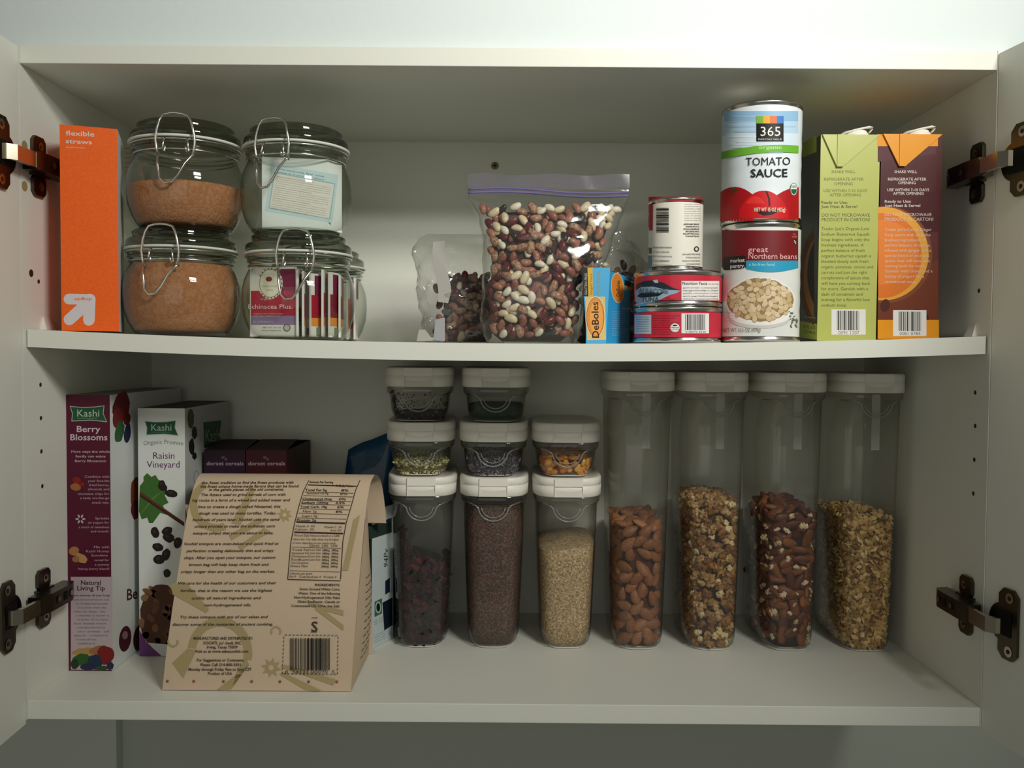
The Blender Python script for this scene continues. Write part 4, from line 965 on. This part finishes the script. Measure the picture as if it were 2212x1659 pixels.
LT = [('the Aztec tradition to find the finest products with', 436, 634, 1045), ('the finest unique home-made flavors that can be found', 433, 645, 1053), ('in the gentle places of the old continents.', 452, 614, 1060),
      ('The Aztecs used to grind kernels of corn with', 434, 617, 1071), ('big rocks in a form of a wheel and added water and', 416, 626, 1083), ('lime to create a dough called Nixtamal, this', 428, 606, 1097), ('dough was used to make tortillas. Today,', 430, 597, 1111),
      ('hundreds of years later, Xochitl uses the same', 417, 604, 1125), ('unique process to make the authentic corn', 421, 594, 1139), ('totopos (chips) that you are about to taste.', 417, 591, 1154),
      ('Xochitl totopos are oven-baked and quick fried to', 397, 602, 1177), ('perfection creating deliciously thin and crispy', 404, 592, 1192), ('chips. After you open your totopos, our custom', 398, 595, 1207), ('brown bag will help keep them fresh and', 409, 580, 1222), ('crispy longer than any other bag on the market.', 391, 594, 1237),
      ('We care for the health of our customers and their', 384, 597, 1262), ('families, that is the reason we use the highest', 390, 588, 1278), ('quality all natural ingredients and', 414, 563, 1294), ('non-hydrogenated oils.', 442, 543, 1309),
      ('Try these totopos with any of our salsas and', 389, 578, 1335), ('discover some of the mysteries of ancient cooking.', 373, 590, 1351)]
DC = 'a8966a'
# pale ornaments under the print
def ring(P, cx, cy, r1, r2, a0, a1, col, sy=1.):
    P.grid(lambda u, v: (cx+lerp(r1, r2, v)*math.cos(lerp(a0, a1, u)), cy+sy*lerp(r1, r2, v)*math.sin(lerp(a0, a1, u))), 20, 1, col)
def star(P, cx, cy, r, col, n=8):
    pts = [(cx+(r if k % 2 == 0 else r*.55)*math.cos(k*math.pi/n+.2), cy+(r if k % 2 == 0 else r*.55)*math.sin(k*math.pi/n+.2)) for k in range(2*n)]
    P.put([(cx, cy)]+pts, [(0, 1+i, 1+(i+1) % (2*n)) for i in range(2*n)], col); P.k += 1; P.ell(cx, cy, r*.25, r*.25, 'cbb59a')
ring(P, 468, 1090, 42, 58, 1.2, 4.2, DC); ring(P, 475, 1410, 52, 70, 3.3, 6.5, DC, 1.1); P.poly([(406, 1400), (424, 1405), (396, 1465), (372, 1432)], DC)
P.quad((500, 1130), (540, 1052), (552, 1056), (520, 1134), DC, 2, 4); star(P, 615, 1112, 17, DC); star(P, 586, 1442, 22, DC)
P.poly([(495, 1155), (560, 1118), (572, 1126), (500, 1167)], DC); P.poly([(514, 1180), (570, 1140), (585, 1148), (520, 1188)], DC)
P.poly([(368, 1262), (400, 1256), (452, 1316), (446, 1324), (374, 1284)], DC)
ring(P, 596, 1364, 8, 12, 2.6, 6.9, DC); ring(P, 374, 1386, 8, 12, -.4, 3.5, DC); P.poly([(500, 1488), (512, 1450), (532, 1420), (538, 1436), (468, 1490)], DC)
P.poly([(680, 1316), (742, 1362), (742, 1350), (690, 1310)], DC); P.poly([(672, 1310), (742, 1330), (742, 1318), (660, 1296)], DC); P.poly([(606, 1440), (720, 1480), (726, 1468), (618, 1436)], DC); P.poly([(610, 1452), (700, 1494), (660, 1490), (604, 1456)], DC)
P.quad((764, 1122), (778, 1112), (752, 1232), (740, 1232), DC, 1, 5)
for i, x in enumerate((362, 419, 483, 544, 605, 667, 728)): P.ell(x, 1471+.2*i, 3, 3, 'a8483c' if i in (1, 6) else '6a6040')
for s_t, xa, xb, y in LT: P.text(s_t, xa, xb, y, 5.6, TX, True, -.004, .25)
P.k += 1
P.lines([('MANUFACTURED AND DISTRIBUTED BY:', 419, 547, 1381), ('XOCHITL (so\' cheel), INC.', 439, 523, 1391), ('Irving, Texas 75039', 448, 514, 1400), ('Visit us at www.salsaxochitl.com', 422, 537, 1409), ('For Suggestions or Comments', 426, 528, 1428), ('Please Call 214-800-3551', 434, 521, 1438), ('Monday through Friday 9am to 5pm CST', 408, 544, 1448), ('Product of USA', 450, 502, 1457)], 6, TX, True)
# nutrition table, slanted with the paper
LX_ = lambda y: np.interp(y, [1037, 1060, 1090, 1130, 1170, 1251], [668, 656, 647, 637, 629, 622]); RX_ = lambda y: np.interp(y, [1037, 1060, 1090, 1130, 1170, 1254], [778, 768, 760, 748, 741, 736])
ys_ = np.linspace(1037, 1251, 30)
for ff in (LX_, RX_):
    for a_, c_ in zip(ys_, ys_[1:]): P.quad((ff(a_)-.8, a_), (ff(a_)+.8, a_), (ff(c_)+.8, c_), (ff(c_)-.8, c_), '2c241a'); P.k -= 1
P.k += 1
def hl(y, th=.9, ins=0): P.quad((LX_(y)+ins, y-th/2), (RX_(y)-ins, y+3-th/2), (RX_(y)-ins, y+3+th/2), (LX_(y)+ins, y+th/2), '2c241a', 6); P.k -= 1
hl(1251, 1.6)
hl(1047, 2, 3)
for y in (1062, 1070, 1080, 1088, 1098, 1108, 1118, 1181, 1232): hl(y, .8, 3)
hl(1127, 3, 3); hl(1149, 3, 3); P.k += 1
NT = [('Amount Per Serving', 0, .5, 1043, 1), ('% Daily Value', .6, .95, 1051, 1), ('Total Fat 5g', 0, .45, 1060, 1), ('8%', .75, .9, 1061, 1), ('Saturated Fat 0g', .05, .5, 1067, 0), ('0%', .75, .9, 1069, 0), ('Cholesterol 0mg', 0, .6, 1079, 1), ('0%', .75, .9, 1080, 1), ('Sodium 100mg', 0, .55, 1087, 1), ('4.5%', .7, .9, 1088, 1), ('Total Carb. 18g', 0, .55, 1096, 1), ('6%', .76, .9, 1097, 1), ('Fiber 2g', .08, .36, 1106, 0), ('8%', .76, .9, 1107, 1), ('Sugars 0g', .08, .4, 1116, 0), ('Protein 2g', 0, .4, 1125, 1),
      ('Vitamin A  0%', 0, .4, 1138, 0), ('Vitamin C  3%', .6, .97, 1140, 0), ('Calcium  2%', 0, .4, 1145, 0), ('Iron 2%', .75, .97, 1147, 0), ('*Percent Daily Values are based on a 2,000', 0, .95, 1158, 0), ('calorie diet. Your daily values may be higher', 0, .95, 1166, 0), ('or lower depending on your calorie needs.', 0, .9, 1174, 0), ('Calories:  2,000   2,500', .35, .93, 1180, 0)]
NT += [(a_, 0, .36, 1189+i*7, 0) for i, a_ in enumerate(['Total Fat', 'Saturated Fat', 'Cholesterol', 'Sodium', 'Total Carbohydrate', 'Dietary Fiber'])]+[('Less than', .38, .6, 1189+i*7, 0) for i in range(4)]+[('2400mg', .63, .78, 1190+i*7, 1) for i in range(6)]+[('2400mg', .82, .96, 1190+i*7, 1) for i in range(6)]+[('Calories per gram', 0, .45, 1240, 0), ('Fat 9   Carbohydrate 4   Protein 4', 0, .95, 1247, 0)]
for s_t, ua, ub, y, bo in NT:
    xa = LX_(y)+4; xb = RX_(y)-4; P.text(s_t, lerp(xa, xb, ua), lerp(xa, xb, ub), y, 4.6, '3a3024', bool(bo), .01)
P.lines([('INGREDIENTS:', 681, 735, 1265), ('Stone Ground White Corn,', 648, 735, 1274), ('Water, One of the following', 645, 735, 1283), ('Non-Hydrogenated Oils: Palm', 636, 735, 1292), ('Olein, Sunflower, Canola or', 643, 735, 1301), ('Cottonseed Oil, Lime, Sea Salt.', 630, 735, 1310)], 5, TX, True, .01)
P.text('S', 673, 687, 1364, 22, TX, True) ; P.text('PLEASE', 674, 687, 1335, 2.5, TX, True); P.text('RECYCLE', 672, 685, 1366, 2.5, TX, True)
P.k += 1
for i in range(14):
    x = 616+i*8.4; P.rect(x, 1370, x+5, 1371.4, TX); P.rect(x-3, 1454, x+2, 1455.4, TX)
    if i < 10: P.rect(613-.3*i, 1374+i*8.4, 614.4-.3*i, 1379+i*8.4, TX); P.rect(730-.1*i, 1374+i*8.4, 731.4-.1*i, 1379+i*8.4, TX)
P.barcode(628, 1377, 716, 1446, seed=31, sl=0); P.text('8  54137 00070  5', 617, 724, 1453, 7, '4a4032')
b.build('front_panel', t)
# back, bottom and side gusset
def bkf(z):
    q = min(1, z/.172); return lerp(.134+.006*math.sin(q*math.pi), bagf(.172)+.004, q**1.6)
b = MB(); x0_, x1_ = xl0+.003, xr0-.001; yb_ = .128
b.add([(x0_, .030, .0006), (x1_, .030, .0006), (x1_, yb_, .0006), (x0_, yb_, .0006)], [(0, 1, 2, 3)], KR)
Gb = []
for j in range(21):
    z = .0006+.172*j/20; tt = j/20; yy = bkf(z)
    Gb.append([(lerp(xl0+.004, xr0+.004, i/8), yy, z) for i in range(9)])
b.loft(Gb, KR, False, False, True, False); b.build('back_panel', t)
for sd in (1, -1):
    b = MB(); Gs = []
    for j in range(25):
        z = .0008+.171*j/24; tt = j/24; yf = bagf(max(z, .001)); yk = bkf(z); xe = XR(tt*.62) if sd > 0 else XL(tt*.62)
        bl_ = .012*math.sin(tt*math.pi)**.9*(1-tt) if sd > 0 else -.010*math.sin(tt*math.pi)
        Gs.append([(xe+sd*(bl_ if sd > 0 else bl_)*math.sin(i/8*math.pi)*(1 if i else 0), lerp(yf, yk, i/8), z) for i in range(9)])
    b.loft(Gs, KR, False, False, True, False)
    if sd > 0:
        for i in range(12):   # rows of print running round the side
            j = 3+i; a_ = Gs[j][2]; c_ = Gs[j][5]
            for q in range(3): 
                s0 = Gs[j][2+q]; s1 = Gs[j][3+q]; b.add([(s0[0]+.0004, s0[1], s0[2]), (lerp(s0[0], s1[0], .7)+.0004, lerp(s0[1], s1[1], .7), s0[2]), (lerp(s0[0], s1[0], .7)+.0004, lerp(s0[1], s1[1], .7), s0[2]+.001), (s0[0]+.0004, s0[1], s0[2]+.001)], [(0, 1, 2, 3)], M(TX, .6))
    b.build('side_gusset', t)

# ------------------------------------------------------------------ white lidded canisters
NE = 3.8
def sep(a, w_, d_):
    c_, s_ = math.cos(a), math.sin(a); return w_/2*math.copysign(abs(c_)**(2/NE), c_), d_/2*math.copysign(abs(s_)**(2/NE), s_)
YF = .1475
class Canister:
    def __init__(s, xc, zb, H, label, rot=0., tall=False, yf=YF):
        s.H = H; s.lh = .0215; s.hb = H-s.lh; s.zb = zb; s.rot = math.radians(rot); s.D0 = .124; s.c = np.array([xc, yf+.002+s.D0/2])
        s.small = H < .08
        s.w0 = .0575 if not s.small else .061; s.w1 = .0715 if not tall else .072
        t = s.t = thing('canister', label, 'canister', (xc, s.c[1], zb), 'canisters with white lids')
        # body
        b = MB(); rings = []; hb = s.hb
        prof = [(.0012, -.022), (.0006, -.012), (.0022, -.0045), (.006, -.0008), (.012, 0)]+[(z, 0) for z in np.linspace(.02, hb-.008, 6 if not s.small else 2)]
        for z, off in prof:
            w_, d_ = s.dim(z); rings.append(s.ringp(w_+2*off, d_+2*off, z))
        for z, o in ((hb-.0075, .0015), (hb-.006, .0020), (hb-.001, .0020), (hb+.001, .0008)):
            rings.append(s.ringp(s.w1+2*o, s.D0+.006+2*o, z))
        b.loft(rings, PLAST, True, False); 
        b.build('canister_body', t)
        b = MB(); zt_ = hb-.0085; w_, d_ = s.dim(zt_)
        sc = [(-.033, 0), (-.0235, 0), (-.0195, -.0015)]+[(.0165*math.cos(q), -.003-.0155*math.sin(q)) for q in np.linspace(math.pi*.97, .03*math.pi, 11)]+[(.0195, -.0015), (.0235, 0), (.033, 0)]
        for k, o in ((1., 0), (.80, .0025)):
            pts = []
            for x, dz in (sc if k == 1. else sc[3:-3]):
                x *= k; z = zt_+dz*k+o*0; wz, dz2 = s.dim(z); y = -dz2/2*max(0.02, 1-abs(2*x/wz)**NE)**(1/NE); pts.append(s.P(x, y-.0004, z))
            b.tube(pts, .0009 if k == 1 else .0006, SCOOP, 6)
        b.build('scoop_rim', t)
        # white base disc under clear bottom
        b = MB(); b.loft([s.ringp(s.w0-.010, s.D0-.013, z) for z in (.0004, .0011)], M('cfcdc4', .5)); tag(b.build('base', t), 'pale base rim')
        # lid
        b = MB(); W_, D_ = .0785, .136; z0_ = hb+.0002
        pr = [(z0_, -.0012), (z0_+.0008, 0), (z0_+.0118, .0002), (z0_+.0124, -.0006), (z0_+.0130, .0002), (z0_+.0195, 0), (z0_+.0209, -.0012), (z0_+.0213, -.003), (z0_+.0200, -.008), (z0_+.0198, -.02)]
        b.loft([s.ringp(W_+2*o, D_+2*o, z) for z, o in pr], WHITEP); s.lid = b.build('lid', t)
        # thumb tab with its notch
        b = MB(); yF = -D_/2
        def q(x0, x1, ya, yb2_, za, zb2, m):
            P_ = [s.P(x, y, z) for z in (za, zb2) for x, y in ((x0, ya), (x1, ya), (x1, yb2_), (x0, yb2_))]
            b.add(P_, [(0, 3, 2, 1), (4, 5, 6, 7), (0, 1, 5, 4), (1, 2, 6, 5), (2, 3, 7, 6), (3, 0, 4, 7)], m)
        q(-.0155, .0155, yF-.0012, yF+.004, z0_+.0120, z0_+.0206, WHITEP)
        q(-.0155, -.0150, yF-.0012, yF+.004, z0_+.0004, z0_+.0120, WHITEP); q(.0150, .0155, yF-.0012, yF+.004, z0_+.0004, z0_+.0120, WHITEP)
        P_ = [s.P(x, y, z) for x, y, z in ((-.015, yF+.0006, z0_+.0120), (.015, yF+.0006, z0_+.0120), (.015, yF-.0008, z0_+.0006), (-.015, yF-.0008, z0_+.0006))]
        b.add(P_, [(0, 1, 2, 3)], M('d4d1c6', .5)); b.build('lid_tab', t)
        if tall:  # reflection below the lid, modelled as a pale translucent strip
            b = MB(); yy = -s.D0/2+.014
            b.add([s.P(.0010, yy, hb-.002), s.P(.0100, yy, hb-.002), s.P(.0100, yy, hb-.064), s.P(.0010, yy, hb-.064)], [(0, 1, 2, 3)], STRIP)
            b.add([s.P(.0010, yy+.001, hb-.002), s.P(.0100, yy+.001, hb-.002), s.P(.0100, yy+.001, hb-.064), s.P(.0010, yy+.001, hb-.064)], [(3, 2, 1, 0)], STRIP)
            tag(b.build('reflection_strip', t), 'translucent white strip imitating a reflection')
    def dim(s, z):
        t_ = min(1, max(0, z/s.hb)); return lerp(s.w0, s.w1, t_**.8), lerp(s.D0-.006, s.D0+.004, t_)
    def P(s, x, y, z):
        c_, n_ = math.cos(s.rot), math.sin(s.rot); return (s.c[0]+x*c_-y*n_, s.c[1]+x*n_+y*c_, s.zb+z)
    def ringp(s, w_, d_, z, n=56):
        return [s.P(*sep(2*math.pi*k/n, w_, d_), z) for k in range(n)]
    def fill(s, b, top, m, inset=.0016, mound=0., slope=0., seed=1, z0=.0016):
        rg = []; rr_ = random.Random(seed)
        for z in list(np.linspace(z0, max(z0+.002, top-.001), 8)):
            w_, d_ = s.dim(z); o = inset+(.005 if z < .003 else .0015 if z < .006 else 0); rg.append(s.ringp(w_-2*o, d_-2*o, z))
        w_, d_ = s.dim(top)
        for k in (.97, .8, .6, .4, .2, .02):
            r_ = s.ringp((w_-2*inset)*k, (d_-2*inset)*k, top+mound*(1-k)+rr_.uniform(-.0006, .0006)); rg.append(r_)
        if slope: rg = [[(p[0], p[1], p[2]+slope*(p[0]-s.c[0])*max(0, (p[2]-s.zb)/top)) for p in r_] for r_ in rg]
        b.loft(rg, m)
    def wall_pts(s, top, md, inset, rr_, tries=6000, z0=.005, a0=-math.pi*1.06, a1=math.pi*.06, cond=None):
        tab = []; w_, d_ = s.w0, s.D0
        K = 200; A = [a0+(a1-a0)*k/K for k in range(K+1)]; pts = [sep(a, w_, d_) for a in A]; L = [0]
        for p_, q_ in zip(pts, pts[1:]): L.append(L[-1]+math.hypot(q_[0]-p_[0], q_[1]-p_[1]))
        out = []
        for _ in range(tries):
            a = float(np.interp(rr_.uniform(0, L[-1]), L, A)); z = rr_.uniform(z0, top)
            w_, d_ = s.dim(z); x, y = sep(a, w_, d_); e = .02; x1, y1 = sep(a+e, w_, d_); x2, y2 = sep(a-e, w_, d_)
            n = np.array([y1-y2, -(x1-x2), 0]); L_ = np.linalg.norm(n)
            if L_ < 1e-9: continue
            n /= L_
            ii = inset+(.0022 if z < .010 else 0)+.0022*abs(n[0])*min(1, inset/.004)
            x -= n[0]*ii; y -= n[1]*ii
            if cond and not cond(x, y, z): continue
            p = np.array(s.P(x, y, z)); c_, n_ = math.cos(s.rot), math.sin(s.rot); n = np.array([n[0]*c_-n[1]*n_, n[0]*n_+n[1]*c_, 0])
            if any(abs(p[2]-q_[0][2]) < md and (p[0]-q_[0][0])**2+(p[1]-q_[0][1])**2+(p[2]-q_[0][2])**2 < md*md for q_ in out): continue
            out.append((p, n))
        return out
    def top_pts(s, top, md, rr_, inset=.007, tries=900, mound=.0):
        out = []; w_, d_ = s.dim(top)
        for _ in range(tries):
            x = rr_.uniform(-.5, .5)*(w_-2*inset); y = rr_.uniform(-.5, .5)*(d_-2*inset)
            k = max(abs(2*x/w_), abs(2*y/d_)); p = np.array(s.P(x, y, top+mound*(1-k)+rr_.uniform(-.001, .002)))
            if all(((p-q_[0])**2).sum() > md*md for q_ in out): out.append((p, np.array([0, -.25, 1.])))
        return out
SCOOP = clear('ridge_plastic', 'd8d8d2', '8a8a84', .1, 1.0, haze=.25)
STRIP = clear('milky_reflection', 'e4e4de', 'b0b0aa', .3, .6, haze=.45)
def chips(b, pts, m_list, rr_, sx=.002, sy=.0015, sz=.0006, wts=None):
    for p, n in pts:
        nn = np.array(n)+np.array([rr_.uniform(-.9, .9) for _ in range(3)]); Rm = np.array(orient(nn, rr_.uniform(0, 3.14))); f = rr_.uniform(.7, 1.35)
        v = np.array([(sx, 0, 0), (.3*sx, sy, 0), (-sx*.8, sy*.6, 0), (-sx, -sy*.3, 0), (0, -sy, 0), (0, 0, sz), (0, 0, -sz)])*f
        v = v@Rm.T+np.array(p); b.add(v, [(i, (i+1) % 5, 5) for i in range(5)]+[((i+1) % 5, i, 6) for i in range(5)], m_list[pick(rr_, wts or [1]*len(m_list))])
def rugged(name, L, Wd, T, m, seed, ridges=0, rough_=.25, curl=0, taper=0.):
    b = MB(); rr_ = random.Random(seed); rings = []; n = 13; ph = [rr_.random()*6 for _ in range(6)]
    for j in range(1, n):
        t_ = math.sin((-1+2*j/n)*math.pi/2); rd = math.sqrt(max(0, 1-t_*t_))**(.8+taper)*(1-taper*t_*.7); ring = []
        for k in range(16):
            a = 2*math.pi*k/16; q = 1+rough_*(.5*math.sin(a*3+ph[0]+t_*4)+.4*math.sin(a*5+ph[1]-t_*7)+.35*math.sin(t_*9+ph[2])+.3*rr_.uniform(-1, 1))
            if ridges: q *= 1+.10*math.cos(a*8)-(.25 if abs(math.sin(a)-1) < .08 else 0)
            ring.append((t_*L/2+curl*(1-t_*t_)*0, rd*Wd/2*math.cos(a)*q+curl*t_*t_, rd*T/2*math.sin(a)*q))
        rings.append(ring)
    b.loft(rings, m); return b.build(name, origin=(0, 0, 0))
z192 = .1925
# --- column one
rr = random.Random(21)
c = Canister(-.0965, .0005, z192, 'tall canister of dark red dried fruit, bottom of the leftmost canister stack', 3)
b = MB(); DRK = M('1c1212', .5); c.fill(b, .085, DRK, .006, .012, -.35, 3)
def cnd(x, y, z): return z < .098-x*.6+.008*math.sin(y*90)
p = c.wall_pts(.120, .0042, .0050, rr, 5000, cond=cnd)
LM = [M(h, .75) for h in ('2a1216', '421618', '1a1214', '5c1e18', '341a20')]
chips(b, p, LM, rr, .0075, .0042, .0022, [3, 2, 4, .8, 2]); tag(b.build('dried_fruit'), 'wrinkled dark red dried fruit in the leftmost tall canister', 'dried fruit', None, 'stuff')
H1 = .0598
c = Canister(-.0985, .0005+z192+.0002, H1, 'small canister of pale green hulled seeds, middle of the leftmost stack', 3)
b = MB(); c.fill(b, .0135, M('5c5a34', .7), .003, .003); p = c.wall_pts(.0145, .0021, .0018, rr, 2500, z0=.002)+c.top_pts(.0142, .0026, rr, .003, 900, .003)
chips(b, p, [M(h, .6) for h in ('cfc88a', 'b4b070', 'dcd8a4', '8a8a50')], rr, .0020, .0015, .0007); tag(b.build('hulled_seeds'), 'pale green and cream hulled seeds in a small canister', 'seeds', None, 'stuff')
c = Canister(-.1005, .0005+z192+H1+.0004, H1, 'small canister with dark specks clinging to the walls, topmost of the leftmost stack', 3)
b = MB(); c.fill(b, .007, M('201c1c', .7), .003, .002)
def cnd(x, y, z): return rr.random() < (1.0 if z < .010 else (.85 if x < -.004 else .35)*(1-z/.046))
p = c.wall_pts(.032, .0014, .0012, rr, 2600, z0=.002, cond=cnd)
chips(b, p, [M(h, .6) for h in ('241e1e', '3a3030', '5a4a4a', '8c7a78')], rr, .0011, .0009, .0006, [4, 3, 2, .6]); tag(b.build('dark_seeds'), 'tiny dark seeds in the topmost canister of the leftmost stack', 'seeds', None, 'stuff')
# --- column two
c = Canister(-.0140, .0005, z192, 'tall canister filled with dark red brown grain, bottom of the second stack from the left', 0)
b = MB(); c.fill(b, .160, grain('red_grain', ['4a2c22', '5c3a2c', '3a221a', '6c4a3a', '2c1a14'], 620, .55, .7)); tag(b.build('red_grain'), 'dark red brown grain filling a tall canister', 'grain', None, 'stuff')
c = Canister(-.0150, .0005+z192+.0002, H1, 'small canister of grey purple dried flowers, middle of the second stack', 0)
b = MB(); c.fill(b, .017, M('2e2a33', .7), .003, .003); p = c.wall_pts(.020, .0022, .0018, rr, 2600, z0=.002)+c.top_pts(.0175, .003, rr, .003, 800, .004)
chips(b, p, [M(h, .7) for h in ('4a4454', '6a6272', '38323e', '8a8290')], rr, .0026, .0010, .0007); tag(b.build('dried_flowers'), 'grey purple dried flower buds in a small canister', 'dried flowers', None, 'stuff')
c = Canister(-.0125, .0005+z192+H1+.0004, H1, 'small canister of dark green powder, topmost of the second stack', 0)
b = MB(); c.fill(b, .0175, M('0f3a20', .85, bump=.5, bscale=300, mottle='0a2c18', mscale=200), .0016, -.004); tag(b.build('green_powder'), 'dark green powder in a small canister', 'powder', None, 'stuff')
# --- column three
c = Canister(.0685, .0005, z192, 'tall canister of tan seeds filled two thirds, bottom of the third stack', 0)
b = MB(); c.fill(b, .113, grain('tan_seed', ['a88c66', 'bfa47c', '92764f', 'd2bb94', 'b4976e'], 640, .6, .7), .0016, .005, .10); tag(b.build('tan_seeds'), 'tan seeds filling two thirds of a tall canister', 'seeds', None, 'stuff')
cc3 = Canister(.0670, .0005+z192+.0002, H1, 'small canister of orange popcorn kernels, top of the third stack', 0)
CK = [dict(obj=rugged('popcorn_kernel', .0092, .0068, .0048, M(h, .25, coat=.3), i, 0, .06)) for i, h in enumerate(('d8902c', 'c87a24', 'e0a850'))]
p = cc3.wall_pts(.016, .0062, .0032, rr, 3000, z0=.0042)+cc3.top_pts(.0185, .0072, rr, .009, 300, .002)
place_items(CK, p, rr, [3, 3, 1.6], 'in the small canister on the third stack', 'popcorn kernel', 'in the small canister', ['golden popcorn kernel', 'orange popcorn kernel', 'pale yellow popcorn kernel'])
b = MB(); cc3.fill(b, .011, M('7c4416', .7), .0062, .0, 0, 1, .002); tag(b.build('popcorn_pile'), 'popcorn kernels deeper in the small canister', 'popcorn', None, 'stuff')
# --- four tall ones
TL = .3095
SP4 = []
for X_, lb in ((.1495, 'full height canister a third full of almonds, first of the four at the right'), (.2315, 'full height canister half full of walnut pieces, second of the four'),
               (.3180, 'full height canister half full of pecans, third of the four'), (.4045, 'tall canister half full of toasted oat cereal, next to the right cabinet wall')):
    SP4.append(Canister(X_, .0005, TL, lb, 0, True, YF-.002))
c = SP4[0]
AM = M('8a5632', .5, mottle='744628', mscale=500); AL = [dict(obj=rugged('almond', .0205, .0118, .0078, m_, i, 0, .05, 0, .35)) for i, m_ in enumerate((AM, M('9a6440', .5, mottle='7e5030', mscale=500), M('a87244', .5)))]
p = c.wall_pts(.134, .0108, .0055, rr, 6000, z0=.009)+c.top_pts(.138, .0115, rr, .010, 300, .003)
place_items(AL, p, rr, [4, 3, .5], 'in the canister left of the walnuts', 'almond', 'in the tall canister', ['dark brown almond', 'reddish brown almond', 'light brown almond'], tilt=.45, depthj=.002)
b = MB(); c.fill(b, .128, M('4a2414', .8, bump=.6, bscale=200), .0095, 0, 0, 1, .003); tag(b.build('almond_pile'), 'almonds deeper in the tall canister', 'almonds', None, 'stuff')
c = SP4[1]
WN = [dict(obj=rugged('walnut_piece', L, Wd, T, m_, i+4, 0, .55)) for i, (L, Wd, T, m_) in enumerate(((.0150, .0098, .0060, M('a8824e', .6, mottle='7c5630', mscale=260, bump=1., bscale=420)), (.0125, .0088, .0058, M('c8a874', .6, mottle='9c7646', mscale=260, bump=1., bscale=420)), (.0125, .0095, .0075, M('6a4426', .6, mottle='8a6038', mscale=260)), (.0085, .0065, .0055, M('d8bf90', .55))))]
sl = lambda x, y, z: z < .172-.020*abs(x+.004)/.03+.006*math.sin(y*140)
p = c.wall_pts(.170, .0074, .0042, rr, 7000, z0=.007, cond=sl)+c.top_pts(.160, .0090, rr, .009, 400, .010)
place_items(WN, p, rr, [3, 2.6, 2.4, 2.2], 'in the canister between the almonds and the pecans', 'walnut', 'in the tall canister', ['tan walnut piece', 'pale walnut piece', 'dark brown walnut piece', 'small cream walnut crumb'], tilt=.8, sc=(.85, 1.2))
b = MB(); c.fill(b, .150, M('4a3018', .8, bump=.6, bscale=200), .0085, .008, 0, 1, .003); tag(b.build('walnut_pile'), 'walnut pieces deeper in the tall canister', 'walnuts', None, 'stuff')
c = SP4[2]
PC = [dict(obj=rugged('pecan', .0215, .0105, .0068, m_, i+9, 1, .10)) for i, m_ in enumerate((M('5c2c18', .45), M('74401f', .45), M('8c5430', .5)))]+[dict(obj=rugged('pecan_crumb', .0085, .0052, .0028, M('d8c09a', .6), 17, 0, .7))]
p = c.wall_pts(.150, .0090, .0050, rr, 6000, z0=.013)+c.top_pts(.154, .0100, rr, .0145, 300, .004)
place_items(PC[:3], p, rr, [3, 2.5, 1], 'in the canister right of the walnuts', 'pecan', 'in the tall canister', ['dark pecan half', 'reddish pecan half', 'light brown pecan half'], tilt=.6)
p2 = [q for q in c.wall_pts(.154, .0085, .0020, rr, 1500, z0=.008) if rr.random() < .62][:100]
place_items(PC[3:], p2, rr, [1], 'among the dark pecans in the tall canister', 'pecan crumb', 'in the tall canister', ['pale broken pecan crumb'], sc=(.6, 1.25), tilt=.8)
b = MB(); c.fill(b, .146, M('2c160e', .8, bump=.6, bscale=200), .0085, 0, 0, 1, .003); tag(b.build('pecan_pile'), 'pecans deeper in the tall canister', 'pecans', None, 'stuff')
c = SP4[3]
b = MB(); c.fill(b, .145, M('7c5c30', .7, bump=.6, bscale=300), .0042, .005, -.12)
def cnd(x, y, z): return z < .150-.14*x+.004*math.sin(y*150+x*90)
p = c.wall_pts(.156, .0030, .0026, rr, 9000, z0=.004, cond=cnd)+c.top_pts(.148, .0050, rr, .0085, 500, .006)
chips(b, p, [M(h, .6) for h in ('bc9658', 'd0ae72', 'a07a42', 'dcc28c', '86622e')], rr, .0042, .0028, .0012, [4, 3, 3, 1, 1.2]); tag(b.build('oat_cereal'), 'tan toasted oat cereal in the rightmost canister', 'cereal', None, 'stuff')
